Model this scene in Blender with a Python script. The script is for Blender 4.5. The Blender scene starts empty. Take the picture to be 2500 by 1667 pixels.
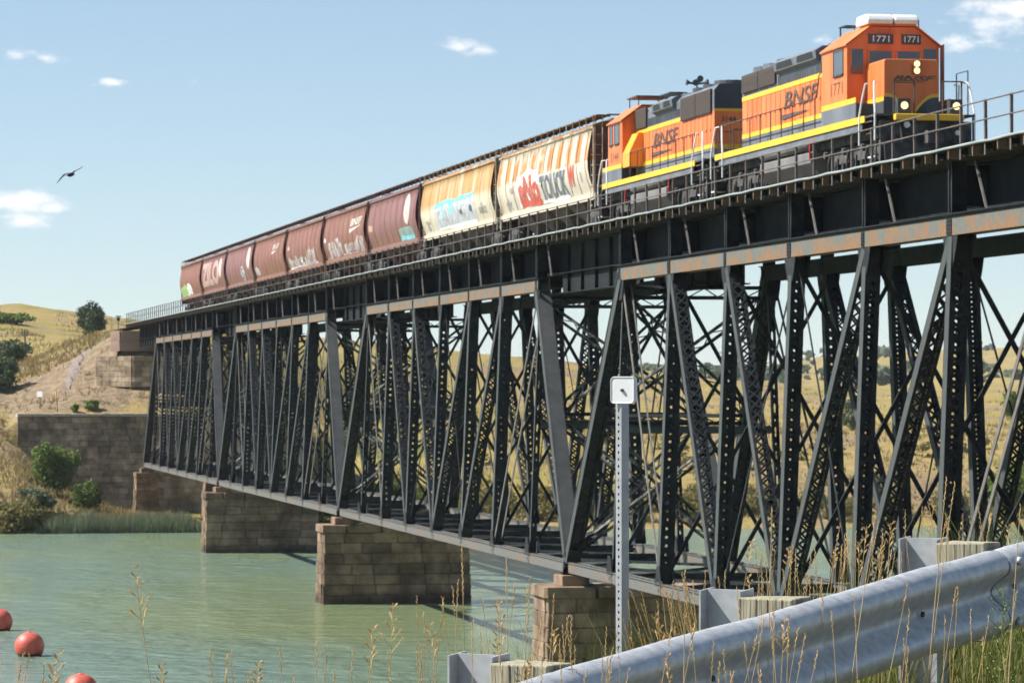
import bpy, bmesh, math, random
import numpy as np
from mathutils import Vector, Matrix
R = math.radians
random.seed(7)
rng = np.random.default_rng(7)
S = bpy.context.scene
COL = S.collection

# ---------------------------------------------------------------- camera, sky, sun
HAZE = 0.00006
EZ = 12.5                      # eye height above the water (water is z = 0)
FPX = 8600.0                   # focal length in pixels of the 2500 px wide photograph
PSI = math.atan(1671 / FPX)    # camera yaw to the right of the bridge axis (+Y)
PIT = math.atan(115.5 * math.cos(PSI) / FPX)
cam_d = bpy.data.cameras.new("camera")
cam = bpy.data.objects.new("camera", cam_d)
COL.objects.link(cam)
cam.location = (0, 0, EZ)
cam.rotation_euler = (math.pi / 2 + PIT, 0, -PSI)
cam_d.sensor_width = 36.0
cam_d.lens = 36.0 * FPX / 2500.0
cam_d.clip_start = 0.5
cam_d.clip_end = 30000
cam_d.dof.use_dof = True
cam_d.dof.focus_distance = 13.2
cam_d.dof.aperture_fstop = 25.0
S.camera = cam

SUN_EL, SUN_DIR = R(47), Vector((-0.955, 0.30, 0)).normalized()   # horizontal direction towards the sun
sun_d = bpy.data.lights.new("sun", 'SUN')
sun_d.energy = 5.0
sun_d.angle = R(0.53)
sun_d.color = (1.0, 0.96, 0.905)
sun = bpy.data.objects.new("sun", sun_d)
COL.objects.link(sun)
to_sun = Vector((SUN_DIR.x * math.cos(SUN_EL), SUN_DIR.y * math.cos(SUN_EL), math.sin(SUN_EL)))
sun.rotation_euler = to_sun.to_track_quat('Z', 'Y').to_euler()
sun.location = (0, 0, 80)

W = bpy.data.worlds.new("World")
S.world = W
W.use_nodes = True
W.cycles.sampling_method = 'MANUAL'
W.cycles.sample_map_resolution = 256
wn, wl = W.node_tree.nodes, W.node_tree.links
wn.clear()
wo = wn.new('ShaderNodeOutputWorld')
bg = wn.new('ShaderNodeBackground')
sky = wn.new('ShaderNodeTexSky')
sky.sky_type = 'NISHITA'
sky.sun_disc = False
sky.sun_elevation = SUN_EL
sky.sun_rotation = math.atan2(SUN_DIR.x, SUN_DIR.y)
sky.air_density = 0.75
sky.dust_density = 0.15
sky.ozone_density = 1.8
sky.altitude = 900
bg.inputs['Strength'].default_value = 0.078
S.view_settings.view_transform = 'Standard'
S.view_settings.look = 'None'
S.view_settings.exposure = 0.9
S.view_settings.gamma = 1.0
S.view_settings.use_curve_mapping = False
S.cycles.max_bounces = 6
S.cycles.diffuse_bounces = 3
S.cycles.glossy_bounces = 2
S.cycles.transmission_bounces = 2
S.cycles.transparent_max_bounces = 4
S.cycles.caustics_reflective = False
S.cycles.caustics_refractive = False
S.cycles.use_adaptive_sampling = True
S.cycles.adaptive_threshold = 0.03


def pix_dir(x, y):
    """direction through a pixel of the 2500x1667 photograph (used to find where things stand)"""
    fw = Vector((math.sin(PSI) * math.cos(PIT), math.cos(PSI) * math.cos(PIT), math.sin(PIT)))
    rt = Vector((math.cos(PSI), -math.sin(PSI), 0))
    up = rt.cross(fw)
    return fw + rt * ((x - 1250) / FPX) - up * ((y - 833.5) / FPX)


def at_depth(x, y, d):
    return Vector((0, 0, EZ)) + pix_dir(x, y) * d


def at_Y(x, y, Y):
    r = pix_dir(x, y)
    return Vector((0, 0, EZ)) + r * (Y / r.y)


def at_z(x, y, z):
    r = pix_dir(x, y)
    return Vector((0, 0, EZ)) + r * ((z - EZ) / r.z)


# small fair-weather clouds in the sky: (azimuth, elevation) blobs broken up by noise, all round the horizon
def build_sky():
    geo = wn.new('ShaderNodeTexCoord')
    noise = wn.new('ShaderNodeTexNoise')
    noise.inputs['Scale'].default_value = 70
    noise.inputs['Detail'].default_value = 4
    noise.inputs['Roughness'].default_value = 0.62
    mp = wn.new('ShaderNodeMapping')
    mp.inputs['Scale'].default_value = (1, 1, 1.9)
    wl.new(geo.outputs['Generated'], mp.inputs['Vector'])
    wl.new(mp.outputs['Vector'], noise.inputs['Vector'])
    blobs = []
    inview = [(45, 135, 62, 15, 1.0), (110, 143, 60, 13, .95), (275, 199, 26, 13, .9), (225, 206, 22, 6, .4), (474, 198, 13, 9, .4),
              (1125, 115, 42, 20, 1.), (1180, 122, 52, 17, .95), (1283, 133, 17, 12, .45), (1612, 168, 22, 14, .3),
              (40, 490, 80, 26, 1.25), (115, 505, 62, 15, .8), (60, 540, 58, 22, 1.0), (20, 530, 30, 16, .8),
              (2330, 100, 70, 24, .85), (2440, 60, 100, 46, .95), (2490, 25, 90, 50, 1.0), (2000, 97, 40, 12, .45), (440, 482, 32, 7, .28)]
    for x, y, rx, ry, k in inview:
        d = pix_dir(x, y).normalized()
        blobs.append((d, rx / FPX, ry / FPX, k))
    rr = random.Random(3)
    for i in range(8):
        a = R(rr.uniform(40, 320)) + PSI
        e = R(rr.uniform(3, 14))
        d = Vector((math.sin(a) * math.cos(e), math.cos(a) * math.cos(e), math.sin(e)))
        blobs.append((d, rr.uniform(.006, .02), rr.uniform(.003, .007), rr.uniform(.6, 1.1)))
    sq = wn.new('ShaderNodeVectorMath')          # flattened direction space: clouds are three times as wide as high
    sq.operation = 'MULTIPLY'
    sq.inputs[1].default_value = (1, 1, 3.0)
    wl.new(geo.outputs['Generated'], sq.inputs[0])
    acc = None
    for d, rx, ry, k in blobs:
        dn = wn.new('ShaderNodeVectorMath')
        dn.operation = 'DISTANCE'
        dn.inputs[1].default_value = (d.x, d.y, d.z * 3.0)
        wl.new(sq.outputs[0], dn.inputs[0])
        ml = wn.new('ShaderNodeMath')
        ml.operation = 'MULTIPLY_ADD'
        rad = 1.85 * (rx * ry * 3.0) ** .5
        ml.inputs[1].default_value = -k / rad
        ml.inputs[2].default_value = k
        wl.new(dn.outputs['Value'], ml.inputs[0])
        if acc is None:
            acc = ml
        else:
            mx = wn.new('ShaderNodeMath')
            mx.operation = 'MAXIMUM'
            wl.new(acc.outputs[0], mx.inputs[0])
            wl.new(ml.outputs[0], mx.inputs[1])
            acc = mx
    # coverage = blob * 1.5 + noise - threshold
    nz = wn.new('ShaderNodeMath')
    nz.operation = 'MULTIPLY_ADD'
    nz.inputs[1].default_value = 1.9
    nz.inputs[2].default_value = -1.25
    wl.new(noise.outputs['Fac'], nz.inputs[0])
    ad = wn.new('ShaderNodeMath')
    ad.operation = 'ADD'
    wl.new(acc.outputs[0], ad.inputs[0])
    wl.new(nz.outputs[0], ad.inputs[1])
    cr = wn.new('ShaderNodeMapRange')
    cr.interpolation_type = 'SMOOTHSTEP'
    cr.inputs['From Min'].default_value = 0.0
    cr.inputs['From Max'].default_value = 0.62
    cr.inputs['To Max'].default_value = 0.95
    wl.new(ad.outputs[0], cr.inputs['Value'])
    mix = wn.new('ShaderNodeMix')
    mix.data_type = 'RGBA'
    mix.inputs['B'].default_value = (7.3, 7.4, 7.6, 1)
    tint = wn.new('ShaderNodeMix')
    tint.data_type = 'RGBA'
    tint.blend_type = 'MULTIPLY'
    tint.inputs['Factor'].default_value = 1
    tint.inputs['B'].default_value = (*SKY_TINT, 1)
    gm = wn.new('ShaderNodeGamma')
    gm.inputs['Gamma'].default_value = .7
    wl.new(sky.outputs[0], gm.inputs['Color'])
    wl.new(gm.outputs[0], tint.inputs['A'])
    wl.new(cr.outputs[0], mix.inputs['Factor'])
    wl.new(tint.outputs['Result'], mix.inputs['A'])
    wl.new(mix.outputs['Result'], bg.inputs['Color'])
    wl.new(bg.outputs[0], wo.inputs['Surface'])


SKY_TINT = (1.47, 1.55, 1.56)
build_sky()


# ---------------------------------------------------------------- helpers
def tag(o, label=None, cat=None, group=None, kind=None):
    if label: o['label'] = label
    if cat: o['category'] = cat
    if group: o['group'] = group
    if kind: o['kind'] = kind
    return o


def empty(name, loc, label=None, cat=None, group=None, rz=0):
    o = bpy.data.objects.new(name, None)
    o.empty_display_size = .3
    o.location = loc
    o.rotation_euler.z = rz
    COL.objects.link(o)
    return tag(o, label, cat, group)


def link(name, me, m, parent=None, smooth=False):
    o = bpy.data.objects.new(name, me)
    COL.objects.link(o)
    if m is not None and not me.materials:
        for q in (m if isinstance(m, (list, tuple)) else [m]):
            me.materials.append(q)
    if parent is not None:
        o.parent = parent
    if smooth:
        me.polygons.foreach_set('use_smooth', [True] * len(me.polygons))
    return o


class MB:
    def __init__(s):
        s.v, s.f, s.mi, s.cur = [], [], [], 0

    def add(s, vs, fs):
        n = len(s.v)
        s.v.extend([tuple(p) for p in vs])
        for f in fs:
            s.f.append(tuple(i + n for i in f))
            s.mi.append(s.cur)
        return s

    BF = ((0, 3, 2, 1), (4, 5, 6, 7), (0, 1, 5, 4), (1, 2, 6, 5), (2, 3, 7, 6), (3, 0, 4, 7))

    def box(s, x0, x1, y0, y1, z0, z1):
        return s.add([(x0, y0, z0), (x1, y0, z0), (x1, y1, z0), (x0, y1, z0), (x0, y0, z1), (x1, y0, z1), (x1, y1, z1), (x0, y1, z1)], s.BF)

    def beam(s, p0, p1, w1, w2, e1=(1, 0, 0), o1=0.0, o2=0.0):
        """bar from p0 to p1: w1 wide along e1 (made square to the axis), w2 along the third direction"""
        p0, p1 = Vector(p0), Vector(p1)
        a = (p1 - p0).normalized()
        e = Vector(e1)
        e = (e - a * e.dot(a))
        if e.length < 1e-5:
            e = a.orthogonal()
        e.normalize()
        g = a.cross(e)
        c = e * o1 + g * o2
        h1, h2 = e * (w1 / 2), g * (w2 / 2)
        vs = []
        for p in (p0, p1):
            q = p + c
            vs += [q - h1 - h2, q + h1 - h2, q + h1 + h2, q - h1 + h2]
        return s.add(vs, s.BF)

    def tube(s, pts, r, n=6, caps=True):
        pts = [Vector(p) for p in pts]
        rs = r if isinstance(r, (list, tuple)) else [r] * len(pts)
        base = len(s.v)
        ref = None
        vs = []
        for i, p in enumerate(pts):
            d = (pts[min(i + 1, len(pts) - 1)] - pts[max(i - 1, 0)])
            d = d.normalized() if d.length > 1e-9 else Vector((0, 0, 1))
            if ref is None:
                ref = d.orthogonal().normalized()
            ref = (ref - d * ref.dot(d))
            ref = ref.normalized() if ref.length > 1e-6 else d.orthogonal().normalized()
            b = d.cross(ref)
            for k in range(n):
                t = 2 * math.pi * k / n
                vs.append(p + (ref * math.cos(t) + b * math.sin(t)) * rs[i])
        fs = []
        for i in range(len(pts) - 1):
            for k in range(n):
                a, c = i * n + k, i * n + (k + 1) % n
                fs.append((a, c, c + n, a + n))
        if caps:
            fs.append(tuple(range(n))[::-1])
            m = (len(pts) - 1) * n
            fs.append(tuple(m + k for k in range(n)))
        return s.add(vs, fs)

    def prism(s, prof, axis, a0, a1):
        """closed profile (list of 2-tuples) extruded along 'x', 'y' or 'z' from a0 to a1"""
        def P(u, v, a):
            return {'x': (a, u, v), 'y': (u, a, v), 'z': (u, v, a)}[axis]
        n = len(prof)
        vs = [P(u, v, a0) for u, v in prof] + [P(u, v, a1) for u, v in prof]
        fs = [(i, (i + 1) % n, n + (i + 1) % n, n + i) for i in range(n)]
        fs += [tuple(range(n))[::-1], tuple(range(n, 2 * n))]
        return s.add(vs, fs)

    def cyl(s, c, r, axis, a0, a1, n=16, r1=None):
        r1 = r if r1 is None else r1
        base = []
        for a, q in ((a0, r), (a1, r1)):
            for k in range(n):
                t = 2 * math.pi * k / n
                u, v = c[0] + q * math.cos(t), c[1] + q * math.sin(t)
                base.append({'x': (a, u, v), 'y': (u, a, v), 'z': (u, v, a)}[axis])
        fs = [(i, (i + 1) % n, n + (i + 1) % n, n + i) for i in range(n)]
        fs += [tuple(range(n))[::-1], tuple(range(n, 2 * n))]
        return s.add(base, fs)

    def mesh(s, name):
        me = bpy.data.meshes.new(name)
        me.from_pydata(s.v, [], s.f)
        if any(s.mi):
            me.polygons.foreach_set('material_index', s.mi)
        bm = bmesh.new()
        bm.from_mesh(me)
        bmesh.ops.recalc_face_normals(bm, faces=bm.faces)
        bm.to_mesh(me)
        bm.free()
        return me

    def build(s, name, m, parent=None, smooth=False, bevel=0):
        me = s.mesh(name)
        if bevel:
            bm = bmesh.new()
            bm.from_mesh(me)
            bmesh.ops.bevel(bm, geom=[e for e in bm.edges if len(e.link_faces) == 2 and e.calc_face_angle(0) > .5], offset=bevel, segments=2, affect='EDGES', profile=.5)
            bm.to_mesh(me)
            bm.free()
        return link(name, me, m, parent, smooth)


def fast_mesh(name, verts, faces):
    """numpy verts (n,3) and quad/tri faces (m,k)"""
    me = bpy.data.meshes.new(name)
    verts = np.asarray(verts, np.float32)
    faces = np.asarray(faces, np.int32)
    k = faces.shape[1]
    me.vertices.add(len(verts))
    me.vertices.foreach_set('co', verts.ravel())
    me.loops.add(faces.size)
    me.loops.foreach_set('vertex_index', faces.ravel())
    me.polygons.add(len(faces))
    me.polygons.foreach_set('loop_start', np.arange(0, faces.size, k, dtype=np.int32))
    me.update(calc_edges=True)
    return me


def copy_tree(o, parent=None):
    c = o.copy()
    COL.objects.link(c)
    c.parent = parent
    for ch in list(o.children):
        copy_tree(ch, c)
    return c


# ---------------------------------------------------------------- materials
MATS = {}


def nodes_of(m):
    m.use_nodes = True
    return m.node_tree.nodes, m.node_tree.links


def mat(name, c1, c2=None, scale=3.0, rough=.7, metal=0.0, bump=0.0, bscale=None, detail=5, stretch=(1, 1, 1), c3=None, lo=.35, hi=.65, spec=.5):
    """two or three colours mixed by noise in object space, optional fine relief"""
    if name in MATS:
        return MATS[name]
    m = bpy.data.materials.new(name)
    n, l = nodes_of(m)
    b = n['Principled BSDF']
    b.inputs['Roughness'].default_value = rough
    b.inputs['Metallic'].default_value = metal
    b.inputs['Specular IOR Level'].default_value = spec
    tc = n.new('ShaderNodeTexCoord')
    mp = n.new('ShaderNodeMapping')
    mp.inputs['Scale'].default_value = stretch
    l.new(tc.outputs['Object'], mp.inputs['Vector'])
    nz = n.new('ShaderNodeTexNoise')
    nz.inputs['Scale'].default_value = scale
    nz.inputs['Detail'].default_value = detail
    nz.inputs['Roughness'].default_value = .6
    l.new(mp.outputs['Vector'], nz.inputs['Vector'])
    cr = n.new('ShaderNodeValToRGB')
    cr.color_ramp.elements[0].position = lo
    cr.color_ramp.elements[1].position = hi
    cr.color_ramp.elements[0].color = (*c1, 1)
    cr.color_ramp.elements[1].color = (*(c2 or c1), 1)
    if c3:
        e = cr.color_ramp.elements.new((lo + hi) / 2)
        e.color = (*c3, 1)
    l.new(nz.outputs['Fac'], cr.inputs['Fac'])
    l.new(cr.outputs['Color'], b.inputs['Base Color'])
    if bump:
        n2 = n.new('ShaderNodeTexNoise')
        n2.inputs['Scale'].default_value = bscale or scale * 4
        n2.inputs['Detail'].default_value = 6
        l.new(mp.outputs['Vector'], n2.inputs['Vector'])
        bp = n.new('ShaderNodeBump')
        bp.inputs['Strength'].default_value = 1
        bp.inputs['Distance'].default_value = bump
        l.new(n2.outputs['Fac'], bp.inputs['Height'])
        l.new(bp.outputs['Normal'], b.inputs['Normal'])
    MATS[name] = m
    return m


def emis(name, c, s):
    m = bpy.data.materials.new(name)
    n, l = nodes_of(m)
    b = n['Principled BSDF']
    b.inputs['Base Color'].default_value = (.08, .08, .07, 1)
    b.inputs['Emission Color'].default_value = (*c, 1)
    b.inputs['Emission Strength'].default_value = s
    MATS[name] = m
    return m


def rust_mat(name, paint, r1, r2, amount=.5, zlo=0, zhi=1, zmix=0.0, scale=1.2, stretch=(1, 1, 1), fleck=.35):
    """old paint worn through to rust: two noises; zmix lets rust gather along the lower part (object z from zlo to zhi)"""
    if name in MATS:
        return MATS[name]
    m = bpy.data.materials.new(name)
    n, l = nodes_of(m)
    b = n['Principled BSDF']
    b.inputs['Roughness'].default_value = .78
    b.inputs['Specular IOR Level'].default_value = .3
    tc = n.new('ShaderNodeTexCoord')
    mp = n.new('ShaderNodeMapping')
    mp.inputs['Scale'].default_value = stretch
    l.new(tc.outputs['Object'], mp.inputs['Vector'])
    n1 = n.new('ShaderNodeTexNoise')
    n1.inputs['Scale'].default_value = scale
    n1.inputs['Detail'].default_value = 9
    n1.inputs['Roughness'].default_value = .68
    l.new(mp.outputs['Vector'], n1.inputs['Vector'])
    sx = n.new('ShaderNodeSeparateXYZ')
    l.new(tc.outputs['Object'], sx.inputs[0])
    mr = n.new('ShaderNodeMapRange')
    mr.inputs['From Min'].default_value = zlo
    mr.inputs['From Max'].default_value = zhi
    mr.inputs['To Min'].default_value = zmix
    mr.inputs['To Max'].default_value = -zmix
    l.new(sx.outputs['Z'], mr.inputs['Value'])
    ad = n.new('ShaderNodeMath')
    ad.operation = 'ADD'
    l.new(n1.outputs['Fac'], ad.inputs[0])
    l.new(mr.outputs[0], ad.inputs[1])
    r = n.new('ShaderNodeMapRange')
    r.interpolation_type = 'SMOOTHSTEP'
    r.inputs['From Min'].default_value = 1 - amount - .07
    r.inputs['From Max'].default_value = 1 - amount + .07
    l.new(ad.outputs[0], r.inputs['Value'])
    n2 = n.new('ShaderNodeTexNoise')
    n2.inputs['Scale'].default_value = scale * 5
    n2.inputs['Detail'].default_value = 6
    l.new(mp.outputs['Vector'], n2.inputs['Vector'])
    rc = n.new('ShaderNodeMix')
    rc.data_type = 'RGBA'
    rc.inputs['A'].default_value = (*r1, 1)
    rc.inputs['B'].default_value = (*r2, 1)
    l.new(n2.outputs['Fac'], rc.inputs['Factor'])
    pc = n.new('ShaderNodeMix')
    pc.data_type = 'RGBA'
    pc.inputs['A'].default_value = (*paint, 1)
    pc.inputs['B'].default_value = (*[q * (1 - fleck) for q in paint], 1)
    l.new(n2.outputs['Fac'], pc.inputs['Factor'])
    mx = n.new('ShaderNodeMix')
    mx.data_type = 'RGBA'
    l.new(r.outputs[0], mx.inputs['Factor'])
    l.new(pc.outputs['Result'], mx.inputs['A'])
    l.new(rc.outputs['Result'], mx.inputs['B'])
    l.new(mx.outputs['Result'], b.inputs['Base Color'])
    bp = n.new('ShaderNodeBump')
    bp.inputs['Strength'].default_value = .6
    bp.inputs['Distance'].default_value = .01
    l.new(n2.outputs['Fac'], bp.inputs['Height'])
    l.new(bp.outputs['Normal'], b.inputs['Normal'])
    MATS[name] = m
    return m


STEEL = mat('bridge_steel', (.010, .0135, .017), (.028, .031, .033), 2.2, .75, bump=.004, spec=.25)
STEEL_D = mat('girder_steel', (.008, .0115, .014), (.018, .021, .023), 1.6, .8, bump=.004, spec=.2)
PLATE = mat('skylit_tone_plate', (.055, .059, .06), (.085, .087, .087), 1.2, .8, bump=.004, bscale=12, spec=.25)  # skylight on the upturned plates put into a paler grey
CHORD = rust_mat('rusted_top_chord', (.15, .16, .145), (.26, .145, .065), (.15, .095, .07), .475, 16.6, 17.2, .06, 1.3)
CHORD_L = rust_mat('rusted_bottom_chord', (.155, .155, .145), (.20, .14, .10), (.13, .10, .08), .45, 5.0, 5.5, .03, .9)
EDGE = mat('worn_steel_edge', (.11, .105, .098), (.18, .165, .15), 2, .8, spec=.2)
TIE = mat('creosoted_timber', (.035, .028, .024), (.08, .06, .048), 3, .9, bump=.01)
TIE_END = mat('rusty_bracket', (.13, .085, .06), (.23, .15, .10), 5, .9)
PIPE = mat('pale_conduit', (.26, .29, .29), (.35, .37, .37), 1, .6)
RAILP = mat('railing_steel', (.08, .065, .06), (.15, .12, .105), 3, .75)
LIMED = mat('bird_limed_steel', (.03, .034, .036), (.34, .33, .30), 1.5, .8, lo=.52, hi=.68, spec=.2)
WEBM = rust_mat('lit_tone_channel_web', (.070, .080, .080), (.12, .085, .062), (.09, .075, .065), .36, 5, 17, .02, .9)  # web tone paler than flanges: sunlit edges put into the colour, with rust
# ---------------------------------------------------------------- the bridge
SP, PN = 64.45, 64.45 / 8
YB0 = 139.2
XNB, XNT, XFB, XFT = 29.5, 29.93, 36.0, 35.6
ZB0, ZB1, ZT0, ZT1 = 5.07, 5.47, 16.60, 17.18
XC = 32.75


def xs(side, z):
    t = (z - ZB1) / (ZT0 - ZB1)
    return XNB + (XNT - XNB) * t if side == 0 else XFB + (XFT - XFB) * t


def laced(name, p0, p1, w1, w2, parent, e1=(1, 0, 0), pitch=.32, fl=.10, cover=None, mt=None, lmat=None, single=False, bar=.07):
    """built-up member: two channels w1 apart, laced on the two open faces (cover: 'out' puts a solid plate on one of them)"""
    p0, p1 = Vector(p0), Vector(p1)
    L = (p1 - p0).length
    a = (p1 - p0) / L
    e = Vector(e1)
    e = (e - a * e.dot(a)).normalized()
    g = a.cross(e)
    m = MB()
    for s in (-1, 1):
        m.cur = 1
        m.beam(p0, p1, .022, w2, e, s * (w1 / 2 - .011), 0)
        m.cur = 0
        for t in (-1, 1):
            m.beam(p0, p1, fl, .018, e, s * (w1 / 2 - fl / 2), t * (w2 / 2 + .011))
    # batten plates at the ends
    for q in (0, 1):
        A = p0 + a * (.02 if q == 0 else L - .75)
        for t in (-1, 1):
            m.beam(A, A + a * .73, w1 - .02, .016, e, 0, t * (w2 / 2 + .030))
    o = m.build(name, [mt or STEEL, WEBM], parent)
    if cover:
        c = MB()
        c.beam(p0, p1, w1 + .06, .03, e, 0, cover * (w2 / 2 + .045))
        for q in range(int(L / .22)):
            for s in (-1, 1):
                c.beam(p0 + a * (q * .22 + .1), p0 + a * (q * .22 + .14), .04, .016, e, s * (w1 / 2 - .02), cover * (w2 / 2 + .066))
        c.build('cover_plate', PLATE, o)
    lc = MB()
    n = max(2, int((L - 1.5) / pitch))
    ww = w1 / 2 - fl * .55
    for i in range(n):
        b0 = p0 + a * (.75 + (L - 1.5) * i / n)
        b1 = p0 + a * (.75 + (L - 1.5) * (i + 1) / n)
        for t in (-1, 1):
            if cover == t:
                continue
            for s in ((-1, 1) if not single else ((-1,) if (i + (t > 0)) % 2 else (1,))):
                off = g * (t * (w2 / 2 + .028 + (.006 if s > 0 else 0)))
                lc.beam(b0 + e * (s * ww) + off, b1 - e * (s * ww) + off, bar, .010, a.cross(g), 0, 0)
    lo = lc.build('lacing', lmat or STEEL, o)
    lo['kind'] = 'stuff'
    return o


def plain(name, p0, p1, w1, w2, parent, e1=(1, 0, 0), mt=None):
    return MB().beam(p0, p1, w1, w2, e1).build(name, mt or STEEL, parent)


def brace(name, p0, p1, parent, w=.34, d=.13, e1=(0, 0, 1), pitch=.55, mt=None):
    """light strut: two pairs of angles with bars between, one mesh"""
    p0, p1 = Vector(p0), Vector(p1)
    L = (p1 - p0).length
    a = (p1 - p0) / L
    e = Vector(e1)
    e = (e - a * e.dot(a)).normalized()
    m = MB()
    for s in (-1, 1):
        m.beam(p0, p1, .10, .012, e, s * (w / 2 - .05), 0)
        m.beam(p0, p1, .012, d, e, s * w / 2, 0)
    n = max(2, int(L / pitch))
    for i in range(n):
        b0, b1 = p0 + a * (L * i / n), p0 + a * (L * (i + 1) / n)
        s = 1 if i % 2 else -1
        m.beam(b0 + e * (s * w * .4), b1 - e * (s * w * .4), .05, .009, e)
    return m.build(name, mt or STEEL, parent)


def build_span():
    r = empty('truss_span', (0, 0, 0))
    N = lambda s, k, top: Vector((XNT if (top and s == 0) else XNB if s == 0 else XFT if top else XFB, k * PN, ZT0 if top else ZB1))
    for s in (0, 1):
        xb, xt = (XNB, XNT) if s == 0 else (XFB, XFT)
        # top chord: two side plates, cover plate with lip, splice plates at the nodes
        m = MB()
        m.box(xt - .27, xt - .23, PN - .35, 7 * PN + .35, ZT0, ZT1 - .03)
        m.box(xt + .23, xt + .27, PN - .35, 7 * PN + .35, ZT0, ZT1 - .03)
        m.box(xt - .225, xt + .225, PN - .35, 7 * PN + .35, ZT0 + .05, ZT0 + .07)
        ch = m.build('top_chord', CHORD if s == 0 else STEEL, r)
        m = MB()
        m.box(xt - .36, xt + .36, PN - .4, 7 * PN + .4, ZT1 - .028, ZT1)
        m.box(xt - .285, xt - .273, PN - .37, 7 * PN + .37, ZT1 - .10, ZT1 - .03)
        m.build('chord_cover', STEEL, ch)
        for k in range(1, 8):
            m = MB()
            y = k * PN
            w = .28 if k % 2 else .42
            m.box(xt - .295, xt - .272, y - w / 2, y + w / 2, ZT0 + .02, ZT1 - .12)
            for q in range(4):
                for zz in range(4):
                    m.box(xt - .308, xt - .294, y - w / 2 + .03 + q * (w - .09) / 3, y - w / 2 + .06 + q * (w - .09) / 3, ZT0 + .06 + zz * .1, ZT0 + .09 + zz * .1)
            m.build('splice_plate', STEEL, ch)
            m = MB()
            for q in (-.24, .24):
                m.prism([(y - .65, ZT0 + .02), (y + .65, ZT0 + .02), (y + .5, ZT0 - .35), (y + .28, ZT0 - .75), (y - .28, ZT0 - .75), (y - .5, ZT0 - .35)], 'x', xt + q - .012, xt + q + .012)
            m.build('gusset_plate', STEEL, r)
        # bottom chord
        m = MB()
        for q in (-.2, .2):
            m.box(xb + q - .015, xb + q + .015, -.1, SP + .1, ZB0, ZB1)
            m.box(xb + q - .06, xb + q + .06, -.1, SP + .1, ZB1 + .002, ZB1 + .02)
        cl = m.build('bottom_chord', CHORD_L, r)
        m = MB()
        n = 130
        for i in range(n):
            y0, y1 = SP * i / n, SP * (i + 1) / n
            sgn = 1 if i % 2 else -1
            m.beam((xb - sgn * .17, y0, ZB1 + .012), (xb + sgn * .17, y1, ZB1 + .012), .06, .01, (1, 0, 0))
        tag(m.build('lacing', CHORD_L, cl), kind='stuff')
        for k in range(1, 8):
            m = MB()
            y = k * PN
            m.box(xb - .235, xb - .217, y - .3, y + .3, ZB0 + .02, ZB1 - .02)
            m.box(xb - .26, xb - .236, y - .07, y + .07, ZB0 + .12, ZB0 + .28)
            m.build('splice_plate', CHORD_L, cl)
            m = MB()
            for q in (-.245, .245):
                m.prism([(y - .5, ZB1 - .05), (y + .5, ZB1 - .05), (y + .22, ZB1 + .65), (y - .22, ZB1 + .65)], 'x', xb + q - .012, xb + q + .012)
            m.build('gusset_plate', STEEL, r)
        # verticals
        for k in range(1, 8):
            b, t = N(s, k, 0), N(s, k, 1)
            if k in (1, 7):
                laced('hip_vertical', b, t, .26, .16, r, pitch=.45, fl=.07, single=True)
            else:
                w = .52 if k in (2, 6) else .46
                laced('vertical_post', b, t, w, .36, r, pitch=.31, fl=.155 if k in (2, 6) else .14)
        # diagonals
        for (kt, kb) in ((2, 3), (3, 4), (5, 4), (6, 5)):
            laced('diagonal', N(s, kb, 0), N(s, kt, 1), .50, .32, r, pitch=.40, fl=.10)
        for (kt, kb) in ((1, 2), (7, 6)):
            for q in (-.16, .16):
                dx = Vector((q, 0, 0))
                m = MB().beam(N(s, kb, 0) + dx, N(s, kt, 1) + dx, .035, .16)
                m.build('eyebar', EDGE if s == 0 else STEEL, r)
        for (kt, kb) in ((4, 3), (4, 5)):
            for q in (0,):
                dx = Vector((q, 0, 0))
                MB().beam(N(s, kb, 0) + dx, N(s, kt, 1) + dx, .03, .09).build('counter_rod', STEEL, r)
        # end posts
        for k0, k1 in ((0, 1), (8, 7)):
            b, t = N(s, k0, 0), N(s, k1, 1)
            b = b + (t - b) * .005
            t = t + (t - b).normalized() * .25
            laced('end_post', b, t, .58, .44, r, pitch=.42, fl=.08, cover=(-1 if k0 == 0 else 1), single=True, bar=.06)
        # bearing shoe
        for k in (0, 8):
            m = MB()
            y = k * PN
            m.box(xb - .33, xb + .33, y - .42, y + .42, ZB0 - .09, ZB0 - .03)
            for q in (-.26, .26):
                m.prism([(y - .40, ZB0 - .03), (y + .40, ZB0 - .03), (y + .18, ZB1 + .45), (y - .18, ZB1 + .45)], 'x', xb + q - .02, xb + q + .02)
            m.tube([(xb - .36, y, ZB0 + .2), (xb + .36, y, ZB0 + .2)], .09, 10)
            m.build('bearing_shoe', CHORD_L, r)
        # posts standing on the chord, and the outrigger braces of the walkway
        for k in range(1, 8):
            y = k * PN
            m = MB()
            for q in (-.12, .12):
                m.box(xt - .24, xt - .12, y + q - .012, y + q + .012, ZT1, 18.59)
                m.box(xt - .255, xt - .243, y + q - .05 * (1 if q > 0 else 1), y + q + .05, ZT1, 18.59)
            m.box(xt - .20, xt + .20, y - .06, y + .06, ZT1, 18.59)
            m.build('deck_post', STEEL, r)
            if s == 0:
                MB().beam((xt - .20, y - 2.9, ZT1 + .01), (xt - .12, y - 1.75, 18.5), .06, .05, (1, 0, 0)).build('knee_brace', EDGE, r)
    # sway frames
    zm = 10.9
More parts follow.
